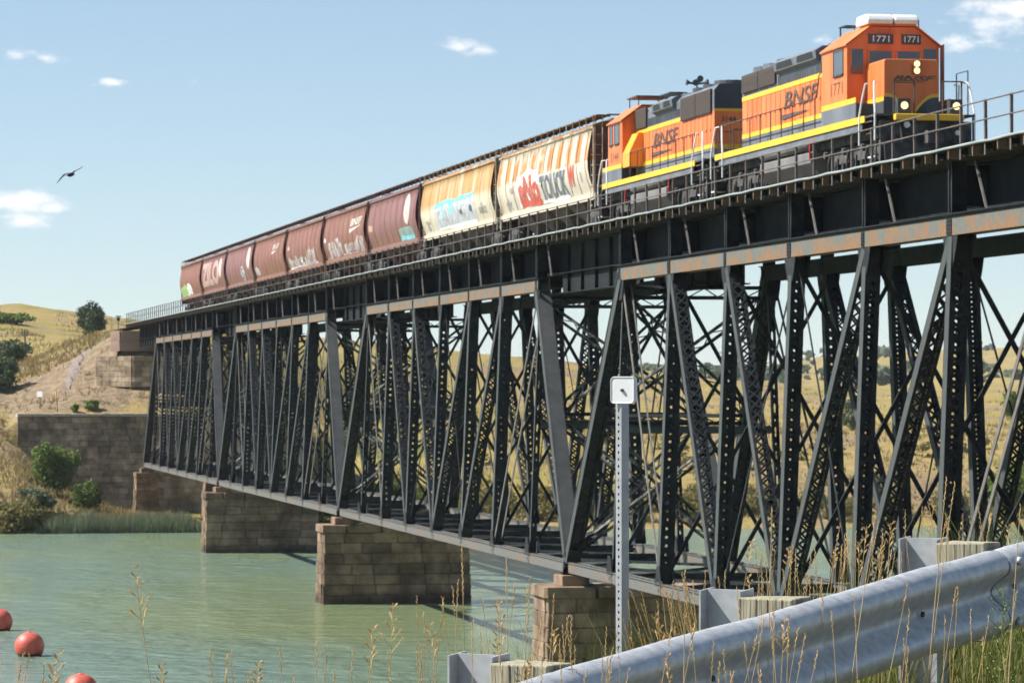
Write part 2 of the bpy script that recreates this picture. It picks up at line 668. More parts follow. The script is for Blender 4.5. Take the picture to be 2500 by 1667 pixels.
    for k in range(1, 8):
        y = k * PN
        p = lambda s, z: Vector((xs(s, z) + (.2 if s == 0 else -.2), y, z))
        if k in (1, 7):
            laced('sway_strut', p(0, zm), p(1, zm), .34, .22, r, e1=(0, 1, 0), pitch=.5, single=True)
        for s in (0, 1):
            a_, b_ = p(s, ZB1 + .5), p(1 - s, ZT0 - .5) + Vector((0, .06 * (1 if s else -1), 0))
            m = MB()
            m.beam(a_, b_, .13, .012, (0, 0, 1), 0, 0)
            m.beam(a_, b_, .012, .09, (0, 0, 1), .07, 0)
            m.build('sway_brace', STEEL, r)
        m = MB()                           # floor beam under the deck
        m.box(XNT - .22, XFT + .22, y - .012, y + .012, ZT1 + .25, 18.5)
        m.box(XNT - .22, XFT + .22, y - .14, y + .14, ZT1 + .22, ZT1 + .249)
        m.build('floor_beam', STEEL_D, r)
        m = MB()
        m.box(XNB + .22, XFB - .22, y - .12, y + .12, ZB0 + .02, ZB0 + .05)
        m.box(XNB + .22, XFB - .22, y - .012, y + .012, ZB0 + .051, ZB1 - .05)
        m.build('bottom_strut', STEEL, r)
    for k in range(8):
        a, b = k * PN, (k + 1) * PN
        for s in (0, 1):
            p0 = Vector((XNB + .25 if s == 0 else XFB - .25, a + .2, ZB0 + .18 + s * .03))
            p1 = Vector((XFB - .25 if s == 0 else XNB + .25, b - .2, ZB0 + .18 + s * .03))
            brace('bottom_lateral', p0, p1, r, w=.26, d=.1, e1=(1, 0, 0), pitch=.6, mt=STEEL)
    # portals in the plane of the end posts
    for k0, k1 in ((0, 1), (8, 7)):
        pt = lambda s, t: Vector((xs(s, ZB1 + (ZT0 - ZB1) * t) + (.26 if s == 0 else -.26), (k0 + (k1 - k0) * t) * PN, ZB1 + (ZT0 - ZB1) * t))
        nrm = Vector((0, -(ZT0 - ZB1), (k1 - k0) * PN)).normalized()
        along = Vector((0, (k1 - k0) * PN, ZT0 - ZB1)).normalized()
        brace('portal_strut', pt(0, .52), pt(1, .52), r, w=.4, d=.2, e1=along)
        brace('portal_strut', pt(0, .96), pt(1, .96), r, w=.5, d=.2, e1=along)
        for s in (0, 1):
            brace('portal_brace', pt(s, .55), pt(1 - s, .93) + nrm * (.04 if s else -.04), r, w=.42, d=.16, e1=along, mt=LIMED)
            brace('portal_brace', pt(s, .06), pt(1 - s, .49) + nrm * (.04 if s else -.04), r, w=.36, d=.14, e1=along, mt=LIMED)
    return r


span = build_span()
span_labels = ['black steel truss span nearest the road, under the locomotives',
               'black truss span between the two nearest stone piers, under the pale hoppers',
               'black truss span between the second and third piers from the road',
               'farthest black truss span, ending at the stone wall on the far bank']
for k in range(4):
    o = span if k == 0 else copy_tree(span)
    o.location = (0, YB0 + SP * (k - 1), 0)
    tag(o, span_labels[k], 'bridge span', 'truss spans of the railway bridge')

# deck: girders, timber ties, rails and walkways
YD0, YD1 = 72.0, 354.0
RT = 19.10                         # top of rail
XW = 29.3
deck = empty('bridge_deck', (0, YD0, 18), 'long black girder deck with open track on top of the truss spans', 'bridge deck')


def dk(m, name, mt, par=deck):
    o = m.build(name, mt, par)
    o.location = (0, -YD0, -18)
    return o


for xg, sg in ((30.75, 1), (34.75, -1)):
    m = MB()
    m.box(xg - .012, xg + .012, YD0, YD1, 17.38, 18.55)
    m.box(xg - .22, xg + .22, YD0, YD1, 17.34, 17.378)
    m.box(xg - .22, xg + .22, YD0, YD1, 18.552, 18.59)
    g = dk(m, 'deck_girder', STEEL_D)
    for k in range(-1, 5):             # deeper girder over the gaps between the spans
        yb = YB0 + SP * (k)
        y0, y1 = (yb - PN + .5, yb + PN - .5)
        if k == 3:
            y1 = YD1
        m = MB()
        m.box(xg - .03, xg - .013, max(y0, YD0), y1, 16.55, 18.54)
        m.box(xg - .2, xg + .2, max(y0, YD0), y1, 16.5, 16.548)
        y = max(y0, YD0)
        while y < y1:
            m.box(xg - .17, xg - .031, y, y + .03, 16.55, 18.54)
            y += 2.7
        if y1 > YD0:
            dk(m, 'girder_web', STEEL_D)
m = MB()
y = YD0
while y < YD1:
    m.box(XC - 3.25, XC + 3.25, y, y + .24, 18.60, 18.90)
    y += .46
tag(dk(m, 'ties', TIE), kind='stuff')
for x in (XC - .72, XC + .72):
    m = MB()
    m.box(x - .07, x + .07, YD0, YD1 + 60, 18.93, 18.95)
    m.box(x - .012, x + .012, YD0, YD1 + 60, 18.951, 19.06)
    m.box(x - .036, x + .036, YD0, YD1 + 60, 19.061, RT)
    dk(m, 'rail', mat('rail_steel', (.12, .09, .07), (.2, .15, .12), 4, .6))
m = MB()
m.box(XC - 1.6, XC + 1.6, YD0, YD1 + 60, 18.901, 18.93)
dk(m, 'track_bed', TIE)
for x0, x1 in ((XW, XW + 1.3), (2 * XC - XW - 1.3, 2 * XC - XW)):
    m = MB()
    m.box(x0 + .02, x1, YD0, YD1, 18.86, 18.895)
    dk(m, 'walkway', mat('walkway_boards', (.07, .06, .052), (.13, .11, .095), 2, .9))
pts = []
for i in range(0, 280):
    yy = YD0 + (YD1 - YD0) * i / 279
    pts.append((XW - .03, yy, 18.875 + .018 * math.sin(i * 1.9) * math.sin(i * .37)))
dk(MB().tube(pts, .033, 6), 'edge_conduit', PIPE)

# brackets carrying the walkway edge, one between every two railing posts
bracket_me = MB().box(-.02, .26, -.032, .032, .02, .27).mesh('bracket')
bracket2_me = MB().box(0, .9, -.035, .035, .12, .27).mesh('bracket_arm')
STEP = PN / 4
yk = YB0 - 8 * PN
i = 0
bl = rng.uniform(-.05, .05, 200)
while yk < YD1 - 1:
    if yk > YD0:
        b = link('walkway_bracket', bracket_me, TIE_END, deck)
        b.location = (XW + .02, yk + STEP / 2 - YD0, 18.56 - 18 + bl[i % 200] * .6)
        b = link('bracket_arm', bracket2_me, STEEL_D, deck)
        b.location = (XW + .02, yk - YD0, 18.54 - 18)
        i += 1
    yk += STEP


def railing(x, name_label, out, conduit=False, y_end=YD1):
    r = empty('walkway_railing', (x, YD0, 18.87), name_label, 'railing')
    pm = MB()
    pm.box(-.035, .035, -.012, .012, -.36, 1.08)
    pm.box(-.035, -.011, .0125, .07, -.36, 1.08)
    pme = pm.mesh('railing_post')
    yk = YB0 - 8 * PN - STEP
    while yk < y_end:
        if yk > YD0:
            p = link('post', pme, RAILP, r)
            p.location = (0, yk - YD0, 0)
            p.rotation_euler = (rng.normal(0, .006), rng.normal(0, .008), 0)
        yk += STEP
    for z in (.55, 1.04):
        MB().tube([(out * .05, (y_end - YD0) * t / 60, z + .006 * math.sin(t * 2.1)) for t in range(61)], .021, 6).build('rail', RAILP, r)
    return r


railing(XW + .04, 'rusty brown two-rail walkway railing along the near edge of the bridge', -1)
railing(2 * XC - XW - .04, 'two-rail walkway railing along the far edge of the bridge', 1)
# ---------------------------------------------------------------- masonry
def stone_material(name, c1, c2, c3):
    m = mat(name, c1, c2, 1.1, .9, bump=.03, bscale=5, c3=c3, lo=.3, hi=.7, spec=.2)
    n, l = m.node_tree.nodes, m.node_tree.links
    b = n['Principled BSDF']
    src = b.inputs['Base Color'].links[0].from_socket
    # mottling runs on from stone to stone: noise is taken in world space, with darker water stains
    geo = n.new('ShaderNodeNewGeometry')
    for nd in list(n):
        if nd.type == 'MAPPING':
            l.new(geo.outputs['Position'], nd.inputs['Vector'])
    st = n.new('ShaderNodeTexNoise')
    st.inputs['Scale'].default_value = .55
    st.inputs['Detail'].default_value = 5
    l.new(geo.outputs['Position'], st.inputs['Vector'])
    sr = n.new('ShaderNodeMapRange')
    sr.inputs['From Min'].default_value = .36
    sr.inputs['From Max'].default_value = .62
    sr.inputs['To Min'].default_value = .58
    sr.inputs['To Max'].default_value = 1.12
    l.new(st.outputs['Fac'], sr.inputs['Value'])
    oi = n.new('ShaderNodeObjectInfo')
    hs = n.new('ShaderNodeHueSaturation')
    mr = n.new('ShaderNodeMapRange')
    mr.inputs['To Min'].default_value = .70
    mr.inputs['To Max'].default_value = 1.28
    l.new(oi.outputs['Random'], mr.inputs['Value'])
    sz = n.new('ShaderNodeSeparateXYZ')
    l.new(geo.outputs['Position'], sz.inputs[0])
    wlr = n.new('ShaderNodeMapRange')            # wet, slimy band above the waterline
    wlr.inputs['From Min'].default_value = .25
    wlr.inputs['From Max'].default_value = .75
    wlr.inputs['To Min'].default_value = .42
    wlr.inputs['To Max'].default_value = 1.0
    l.new(sz.outputs['Z'], wlr.inputs['Value'])
    m0 = n.new('ShaderNodeMath')
    m0.operation = 'MULTIPLY'
    l.new(mr.outputs[0], m0.inputs[0])
    l.new(wlr.outputs[0], m0.inputs[1])
    mm = n.new('ShaderNodeMath')
    mm.operation = 'MULTIPLY'
    l.new(m0.outputs[0], mm.inputs[0])
    l.new(sr.outputs[0], mm.inputs[1])
    l.new(mm.outputs[0], hs.inputs['Value'])
    l.new(src, hs.inputs['Color'])
    l.new(hs.outputs[0], b.inputs['Base Color'])
    return m


STONE = stone_material('pier_sandstone', (.165, .11, .072), (.30, .21, .142), (.225, .155, .104))
STONE_W = stone_material('wall_sandstone', (.27, .205, .14), (.44, .345, .245), (.35, .27, .19))
MORTAR = mat('dark_mortar', (.07, .055, .045), (.12, .10, .08), 3, .95)


def stone_mesh(name, seed, bev=.05):
    bm = bmesh.new()
    bmesh.ops.create_cube(bm, size=1.0)
    bmesh.ops.bevel(bm, geom=list(bm.edges), offset=bev, segments=1, affect='EDGES')
    rr = random.Random(seed)
    for v in bm.verts:
        v.co += Vector((rr.uniform(-.018, .018), rr.uniform(-.03, .03), rr.uniform(-.022, .022)))
    me = bpy.data.meshes.new(name)
    bm.to_mesh(me)
    bm.free()
    return me


STONES = [stone_mesh('stone_block', k, .035 + .006 * k) for k in range(5)]


def put_stone(par, c, size, rr, m=None, name='stone', rz=0):
    me = STONES[rr.randrange(5)]
    if not me.materials:
        me.materials.append(STONE)
    o = bpy.data.objects.new(name, me)
    COL.objects.link(o)
    o.parent = par
    o.location = c
    o.scale = size
    o.rotation_euler.z = rz
    if m is not None:
        o.material_slots[0].link = 'OBJECT'
        o.material_slots[0].material = m
    return o


def widths(total, mean, rr):
    n = max(1, round(total / mean))
    w = [rr.uniform(.7, 1.35) for _ in range(n)]
    k = total / sum(w)
    return [q * k for q in w]


def pier(name, label, x0, x1, yc, hy, z0, z1, batter, course, mean, seed, group, cap=True, peds=(29.5, 36.0), m=None):
    """battered masonry pier: solid core, a course of separate stones at a time on the faces that show"""
    rr = random.Random(seed)
    root = empty(name, ((x0 + x1) / 2, yc, z0), label, 'bridge pier', group)
    lx, hx = (x0 + x1) / 2, (x1 - x0) / 2
    def half(z):
        t = (z1 - z) * batter
        return hx + t, hy + t
    core = MB()
    a, b = half(z0), half(z1)
    e = .06
    core.add([(-a[0] + e, -a[1] + e, -.8), (a[0] - e, -a[1] + e, -.8), (a[0] - e, a[1] - e, -.8), (-a[0] + e, a[1] - e, -.8),
              (-b[0] + e, -b[1] + e, z1 - z0), (b[0] - e, -b[1] + e, z1 - z0), (b[0] - e, b[1] - e, z1 - z0), (-b[0] + e, b[1] - e, z1 - z0)], MB.BF)
    core.build('core', MORTAR, root)
    n = max(2, round((z1 - z0) / course))
    ch = (z1 - z0) / n
    for i in range(n):
        zc = z0 + ch * (i + .5)
        ax, ay = half(zc)
        dep = .5
        # front (faces the near bank)
        x = -ax
        ws = widths(2 * ax, mean, rr)
        for j, w in enumerate(ws):
            pr = rr.uniform(-.03, .05)
            put_stone(root, (x + w / 2, -ay + dep / 2 - pr, zc - z0), (w - .03, dep, ch - .028), rr, m)
            x += w
        # sunlit end
        y = -ay + dep
        for w in widths(2 * ay - dep, mean * .8, rr):
            pr = rr.uniform(-.02, .05)
            put_stone(root, (-ax + dep / 2 - pr, y + w / 2, zc - z0), (dep, w - .018, ch - .016), rr, m)
            y += w
    if cap:
        bx, by = half(z1)
        x = -bx - .14
        for w in widths(2 * bx + .28, 1.9, rr):
            put_stone(root, (x + w / 2, 0, z1 - z0 + .22), (w - .015, 2 * by + .3, .44), rr, m, 'cap_stone')
            x += w
        for xp in peds:
            put_stone(root, (xp - lx, 0, z1 - z0 + .44 + .21), (1.15, 1.7, .42), rr, m, 'bearing_block')
    return root


PIERG = 'stone piers in the river'
for k, lab in ((0, 'nearest brown stone pier, partly behind the reflector post and guardrail'),
               (1, 'middle brown stone pier standing in open green water'),
               (2, 'farthest brown stone pier standing in the river, left of the middle one')):
    pier('stone_pier', lab, 28.25, 36.75, YB0 + SP * k, 1.35, -.1, 4.12,   .035, .62, 1.5, 20 + k, PIERG)
for xp, lab in ((29.5, 'small sunlit stone pedestal under the near corner of the farthest truss'), (36.0, 'small stone pedestal with sunlit edge, right of its twin at the far bank')):
    pier('stone_pedestal', lab, xp - 1.0, xp + 1.0, YB0 + SP * 3, 1.1, -.2, 4.12, .05, .62, .95, int(xp * 3), 'pedestals at the far bank', True, (xp,))

# long retaining wall below the far abutment, on the ground behind the pedestals
WY = 341.0
def retaining_wall():
    rr = random.Random(5)
    x0, x1, zt = 17.95, 41.0, 10.05
    root = empty('retaining_wall', (x0, WY, 0), 'long dark stone retaining wall on the far bank, left of the bridge end', 'wall')
    m = MB()
    m.add([(.55, .12, 0), (x1 - x0, .12, 0), (x1 - x0, 1.6, 0), (.55, 1.6, 0), (.12, .12, zt - .3), (x1 - x0, .12, zt - .3), (x1 - x0, 1.6, zt - .3), (.12, 1.6, zt - .3)], MB.BF)
    m.build('core', MORTAR, root)
    n = 17
    ch = (zt - .35) / n
    cnt = 0
    far = MB()
    for i in range(n):
        zc = ch * (i + .5)
        lean = .03 * (zt - zc)
        xx = -lean * 1.3
        first = True
        for w in widths(x1 - x0 + lean, 1.15, rr):
            hidden = (xx > 13.6) or (zc < 1.0 and xx > 9) or zc < 7.6 - xx * .75 - 1.6
            if hidden:                   # covered by the bank or hidden behind the truss: joined
                far.box(xx + .01, xx + w - .01, rr.uniform(-.03, .02) - .0, .5, zc - ch / 2 + .01, zc + ch / 2 - .01)
            else:
                put_stone(root, (xx + w / 2, .25 - rr.uniform(-.02, .05), zc), (w - .02, .5, ch - .018), rr, STONE_W)
                cnt += 1
            if first:
                put_stone(root, (xx + .25 - .02, .95, zc), (.5, .85, ch - .018), rr, STONE_W)
                first = False
            xx += w
    tag(far.build('stones', STONE_W, root), kind='stuff')
    x = -.1
    for w in widths(x1 - x0, 1.6, rr):
        put_stone(root, (x + w / 2, .7, zt - .16), (w - .01, 1.9, .3), rr, mat('pale_coping', (.42, .34, .25), (.55, .46, .35), 2, .9), 'coping_stone')
        x += w


retaining_wall()


def abutment(name, label, x, y, w, z0, z1, wing, course, mean, seed, m):
    """block facing the river with a wing running back and away to the left, built of separate stones"""
    rr = random.Random(seed)
    root = empty(name, (x, y, z0), label, 'abutment')
    MB().box(.08, w, .08, 2.2, -.6, z1 - z0 - .05).build('core', MORTAR, root)
    d = Vector((-1, .75, 0)).normalized()
    ang = math.atan2(d.y, d.x)
    mb = MB()
    q = Vector((.1, .12, 0))
    nrm = Vector((-d.y, d.x, 0))
    mb.add([q, q + d * wing, q + d * wing - nrm * .8, q - nrm * .8 + Vector((.0, .5, 0))] + [v + Vector((0, 0, z1 - z0 - .05)) for v in (q, q + d * wing, q + d * wing - nrm * .8, q - nrm * .8 + Vector((0, .5, 0)))], MB.BF)
    mb.build('wing_core', MORTAR, root)
    n = max(2, round((z1 - z0) / course))
    ch = (z1 - z0) / n
    for i in range(n):
        zc = ch * (i + .5)
        xx = 0
        for s in widths(w, mean, rr):
            put_stone(root, (xx + s / 2, .2, zc), (s - .02, .5, ch - .02), rr, m)
            xx += s
        t = 0.05
        for s in widths(wing, mean, rr):
            c = Vector((0, .1, 0)) + d * (t + s / 2) - nrm * .1
            put_stone(root, (c.x, c.y, zc), (s - .02, .42, ch - .02), rr, m, rz=ang)
            t += s
    return root


PALE = stone_material('pale_abutment_stone', (.34, .25, .165), (.50, .40, .28), (.42, .32, .22))
abutment('stone_abutment', 'pale cut-stone abutment above the retaining wall, its wing in full sun', 29.55, 348.5, 8.5, 12.6, 15.65, 4.2, .5, .9, 3, PALE)
cap = abutment('concrete_abutment', 'small reddish concrete seat under the far end of the deck', 28.9, 354.6, 8.0, 16.2, 18.25, 1.1, 1.0, 4.0, 4, mat('red_concrete', (.42, .28, .21), (.5, .35, .27), 1.5, .9))

# ---------------------------------------------------------------- terrain
PHI = np.array([-3, -.6, 0, .03, .05, .0535, .06, .07, .08, .09, .11, .125, .15, .2, .25, .28, .3, .35, .45, .8, 3.0])
TY = [296, 306, 312, 325, 341.15, 342.1, 350, 360, 380, 430, 520, 650, 800, 1100, 2000, 2700, 5000, 12000]
TZ = [
    [-2.5] * 21,
    [.15] * 21,
    [1, 1, 1, 1.0, 1.1, 1.1, 1.0, .6, .5, .35, .3, .4, 1.0, 1.3, 1.3, 1.3, 1.3, 1.3, 1.3, 1.3, 1.3],
    [6, 6, 6, 5.3, 4.5, 4.3, 3.3, 1.5, .6, .4, .4, .5, 3.6, 4.3, 4.3, 4.3, 4.3, 4.3, 4.3, 4.3, 4.3],
    [9, 9, 9, 8.0, 7.3, 6.7, 4.7, 2.0, .6, .4, .4, 1.2, 6.0, 6.9, 6.9, 6.9, 6.8, 6.8, 6.8, 6.8, 6.8],
    [9.5, 9.5, 9.4, 8.8, 8.6, 9.7, 9.9, 9.92, 9.92, 9.92, 9.9, 9.0, 7.0, 7.2, 7.1, 7.1, 7.0, 7, 7, 7, 7],
    [10.6, 10.6, 10.6, 10.3, 10.6, 10.8, 11.3, 12.1, 12.7, 12.9, 12.9, 11, 8.4, 7.6, 7.4, 7.4, 7.3, 7.3, 7.3, 7.3, 7.3],
    [11.6, 11.6, 11.6, 11.8, 12.2, 12.6, 13.6, 15.6, 17.4, 17.7, 17.6, 15, 9.5, 8.0, 7.7, 7.7, 7.6, 7.6, 7.6, 7.6, 7.6],
    [13, 13, 13.2, 13.6, 14.3, 14.6, 15.5, 17.2, 18.4, 18.6, 18.5, 16.5, 11, 8.5, 8.1, 8, 8, 8, 8, 8, 8],
    [16, 16, 16, 16.1, 16.4, 16.5, 17, 17.8, 18.5, 18.6, 18.5, 17.6, 13, 9.6, 8.8, 8.7, 8.6, 8.6, 8.6, 8.6, 8.6],
    [21, 21, 21, 20.8, 20.6, 20.5, 20.2, 19.8, 19.5, 19.2, 18.8, 18.2, 16.2, 12.2, 10.4, 10.0, 9.9, 9.9, 9.9, 9.9, 9.9],
    [27.6, 27.6, 27.6, 27.5, 27.4, 27.2, 26.7, 25.9, 25, 24.3, 23.2, 22.4, 21, 17.9, 14.0, 12.3, 11.6, 11.6, 11.8, 11.8, 11.8],
    [28, 28, 28, 27.6, 27, 27, 26, 25, 24, 23, 22, 21, 20, 17, 14, 12.7, 12.4, 12.8, 12.8, 12.8, 12.8],
    [26, 26, 26, 26, 25, 25, 24, 23, 22, 21, 20, 19, 18, 16, 14.5, 14.3, 14.6, 15.6, 15.6, 15.6, 15.6],
    [20, 20, 20, 20, 20, 20, 20, 20, 20, 20, 20, 20, 18, 16, 18, 27.5, 31.3, 35.5, 35.5, 35, 35],
    [18, 18, 18, 18, 18, 18, 18, 18, 18, 18, 18, 18, 18, 18, 18, 24, 27, 30, 30, 30, 30],
    [10] * 21, [5] * 21]


def fnoise(x, y, seed=0, octaves=4):
    """cheap value noise, vectorised"""
    out = np.zeros_like(x)
    amp, tot = 1.0, 0
    for o in range(octaves):
        xi, yi = np.floor(x).astype(np.int64), np.floor(y).astype(np.int64)
        xf, yf = x - xi, y - yi
        u, v = xf * xf * (3 - 2 * xf), yf * yf * (3 - 2 * yf)
        def h(a, b):
            n = (a * 374761393 + b * 668265263 + (seed + o) * 1442695041) & 0x7fffffff
            n = ((n ^ (n >> 13)) * 1274126177) & 0x7fffffff
            return (n ^ (n >> 16)) % 100003 / 100003.0
        out += amp * ((h(xi, yi) * (1 - u) + h(xi + 1, yi) * u) * (1 - v) + (h(xi, yi + 1) * (1 - u) + h(xi + 1, yi + 1) * u) * v)
        tot += amp
        amp *= .5
        x, y = x * 2.03, y * 2.03
    return out / tot - .5


TZA = np.array(TZ, float)
LTY = np.log(np.array(TY, float))


def terr(X, Y):
    X, Y = np.asarray(X, float), np.asarray(Y, float)
    ph = X / Y
    ly = np.log(np.clip(Y, TY[0], TY[-1]))
    ci = np.clip(np.searchsorted(PHI, ph) - 1, 0, len(PHI) - 2)
    ri = np.clip(np.searchsorted(LTY, ly) - 1, 0, len(TY) - 2)
    a = np.clip((ph - PHI[ci]) / (PHI[ci + 1] - PHI[ci]), 0, 1)
    b = np.clip((ly - LTY[ri]) / (LTY[ri + 1] - LTY[ri]), 0, 1)
    sm = np.where((Y > 420), b * b * (3 - 2 * b), b)
    z = (TZA[ri, ci] * (1 - a) + TZA[ri, ci + 1] * a) * (1 - sm) + (TZA[ri + 1, ci] * (1 - a) + TZA[ri + 1, ci + 1] * a) * sm
    amp = np.interp(Y, [296, 306, 315, 400, 700, 2000, 5000], [0, .25, 1.0, 1.3, 2.2, 6, 8])
    z = z + amp * fnoise(X / 9 + 50, Y / 9 + 50, 1, 5) * np.where((Y > 339) & (Y < 345), .15, 1)
    bed = np.exp(-((X - XC) / 4.0) ** 2) * np.clip((Y - 352) / 8, 0, 1) * np.clip((520 - Y) / 60, 0, 1)
    return z * (1 - bed) + bed * 18.62


def terr1(x, y):
    return float(terr(np.array([x]), np.array([y]))[0])


ph = np.unique(np.concatenate([np.linspace(-3, -.1, 16), np.linspace(-.1, .02, 14), np.linspace(.02, .16, 170), np.linspace(.16, .46, 190), np.linspace(.46, 3, 20)]))
rows = np.unique(np.concatenate([np.linspace(296, 345, 80), [341.15, 342.1], np.linspace(345, 430, 75), np.linspace(430, 700, 60), np.geomspace(700, 2900, 50), np.geomspace(2900, 12000, 10)]))
PP, YY = np.meshgrid(ph, rows)
XX = PP * YY
ZZ = terr(XX, YY)
V = np.stack([XX, YY, ZZ], -1).reshape(-1, 3)
nc, nr = len(ph), len(rows)
idx = np.arange(nc * nr).reshape(nr, nc)
Fq = np.stack([idx[:-1, :-1], idx[:-1, 1:], idx[1:, 1:], idx[1:, :-1]], -1).reshape(-1, 4)


def ground_material(name, palette, far=True):
    m = bpy.data.materials.new(name)
    n, l = nodes_of(m)
    b = n['Principled BSDF']
    b.inputs['Roughness'].default_value = .95
    b.inputs['Specular IOR Level'].default_value = .15
    tc = n.new('ShaderNodeTexCoord')
    last = None
    def noise(scale, det=8, st=(1, 1, 1)):
        mp = n.new('ShaderNodeMapping')
        mp.inputs['Scale'].default_value = st
        l.new(tc.outputs['Object'], mp.inputs['Vector'])
        t = n.new('ShaderNodeTexNoise')
        t.inputs['Scale'].default_value = scale
        t.inputs['Detail'].default_value = det
        t.inputs['Roughness'].default_value = .65
        l.new(mp.outputs['Vector'], t.inputs['Vector'])
        return t
    for i, (col, sc, lo, hi, st) in enumerate(palette):
        if last is None:
            rgb = n.new('ShaderNodeRGB')
            rgb.outputs[0].default_value = (*col, 1)
            last = rgb.outputs[0]
            continue
        t = noise(sc, 9, st)
        t.inputs['Distortion'].default_value = .4
        mp2 = n.new('ShaderNodeMapRange')
        mp2.interpolation_type = 'SMOOTHSTEP'
        mp2.inputs['From Min'].default_value = lo
        mp2.inputs['From Max'].default_value = hi
        l.new(t.outputs['Fac'], mp2.inputs['Value'])
        mx = n.new('ShaderNodeMix')
        mx.data_type = 'RGBA'
        l.new(mp2.outputs[0], mx.inputs['Factor'])
        l.new(last, mx.inputs['A'])
        mx.inputs['B'].default_value = (*col, 1)
        last = mx.outputs['Result']
    if far:                                      # bare, eroded earth between the retaining wall and the bridge end
        mpd = n.new('ShaderNodeMapping')
        mpd.inputs['Location'].default_value = (-24.5 / 11, -353.0 / 12, 0)
        mpd.inputs['Scale'].default_value = (1 / 11, 1 / 12, 0)
        l.new(tc.outputs['Object'], mpd.inputs['Vector'])
        ln = n.new('ShaderNodeVectorMath')
        ln.operation = 'LENGTH'
        l.new(mpd.outputs['Vector'], ln.inputs[0])
        tn = noise(.35, 8)
        sm_ = n.new('ShaderNodeMath')
        sm_.operation = 'MULTIPLY_ADD'
        sm_.inputs[1].default_value = 1.6
        l.new(tn.outputs['Fac'], sm_.inputs[0])
        l.new(ln.outputs['Value'], sm_.inputs[2])
        dm = n.new('ShaderNodeMapRange')
        dm.interpolation_type = 'SMOOTHSTEP'
        dm.inputs['From Min'].default_value = 1.9
        dm.inputs['From Max'].default_value = 1.45
        l.new(sm_.outputs[0], dm.inputs['Value'])
        tn2 = noise(1.3, 9)
        dc = n.new('ShaderNodeValToRGB')
        dc.color_ramp.elements[0].position, dc.color_ramp.elements[1].position = .36, .66
        dc.color_ramp.elements[0].color, dc.color_ramp.elements[1].color = (.15, .11, .07, 1), (.31, .235, .15, 1)
        l.new(tn2.outputs['Fac'], dc.inputs['Fac'])
        mx = n.new('ShaderNodeMix')
        mx.data_type = 'RGBA'
        l.new(dm.outputs[0], mx.inputs['Factor'])
        l.new(last, mx.inputs['A'])
        l.new(dc.outputs[0], mx.inputs['B'])
        last = mx.outputs['Result']
    l.new(last, b.inputs['Base Color'])
    t = noise(1.4, 10)
    bp = n.new('ShaderNodeBump')
    bp.inputs['Strength'].default_value = 1
    bp.inputs['Distance'].default_value = .35
    l.new(t.outputs['Fac'], bp.inputs['Height'])
    l.new(bp.outputs['Normal'], b.inputs['Normal'])
    return m


GROUND = ground_material('dry_prairie', [((.30, .225, .085), 0, 0, 0, 0), ((.25, .215, .055), .045, .43, .6, (.35, 1, 1)), ((.18, .17, .045), .11, .54, .68, (.5, 1, 1)),
                                         ((.24, .17, .10), .05, .50, .62, (1, 1, 1)), ((.36, .27, .13), .6, .52, .72, (.6, 1, 1)), ((.13, .11, .05), 1.1, .57, .74, (1, 1, 1))])
far = link('terrain', fast_mesh('terrain', V, Fq), GROUND, None, True)
tag(far, kind='structure')

# the near bank the camera stands on: road verge that drops to the river
RAIL_D = Vector((.669, .742, 0))           # direction of the guardrail (away, to the right)
RAIL_N = Vector((-.742, .669, 0))          # from the road towards the river
RAIL_P = Vector((1.92 + .148, 10.23 - .134, 0))


def near_ground(x, y):
    q = Vector((x, y, 0)) - RAIL_P
    u, v = q.x * RAIL_D.x + q.y * RAIL_D.y, q.x * RAIL_N.x + q.y * RAIL_N.y
    z = EZ - .81 - .84 + .072 * max(-12, min(u, 40))
    if v > .9:
        z -= (v - .9) * .32
    return max(z, -2.0)


gx, gy = np.linspace(-70, 110, 91), np.linspace(-30, 95, 101)
GV = [(x, y, near_ground(x, y)) for y in gy for x in gx]
gi = np.arange(len(GV)).reshape(len(gy), len(gx))
GF = np.stack([gi[:-1, :-1], gi[:-1, 1:], gi[1:, 1:], gi[1:, :-1]], -1).reshape(-1, 4)
VERGE = ground_material('verge_soil', [((.16, .13, .07), 0, 0, 0, 0), ((.10, .11, .035), .8, .45, .6, (1, 1, 1)), ((.25, .19, .10), 2, .5, .7, (1, 1, 1))], False)
tag(link('near_bank', fast_mesh('near_bank', np.array(GV), GF), VERGE, None, True), kind='structure')


# the road the photograph was taken from: asphalt, and an unseen pale shoulder added to bounce fill light, on the near side of the rail
def road_strip(name, v0, v1, dz, m):
    vs, fs = [], []
    for i in range(41):
        u = -14 + 60 * i / 40
        for v in (v0, v1):
            p = RAIL_P + RAIL_D * u + RAIL_N * v
            vs.append((p.x, p.y, near_ground(p.x, p.y) + dz))
    for i in range(40):
        fs.append((2 * i, 2 * i + 1, 2 * i + 3, 2 * i + 2))
    tag(link(name, MB().add(vs, fs).mesh(name), m), kind='structure')


road_strip('bounce_shoulder', -3.6, -1.7, .012, mat('pale_gravel', (.26, .23, .19), (.40, .36, .31), 12, .95, bump=.01, bscale=60))
road_strip('road', -11.5, -3.3, .03, mat('old_asphalt', (.10, .10, .10), (.16, .155, .15), 8, .9, bump=.004, bscale=80))

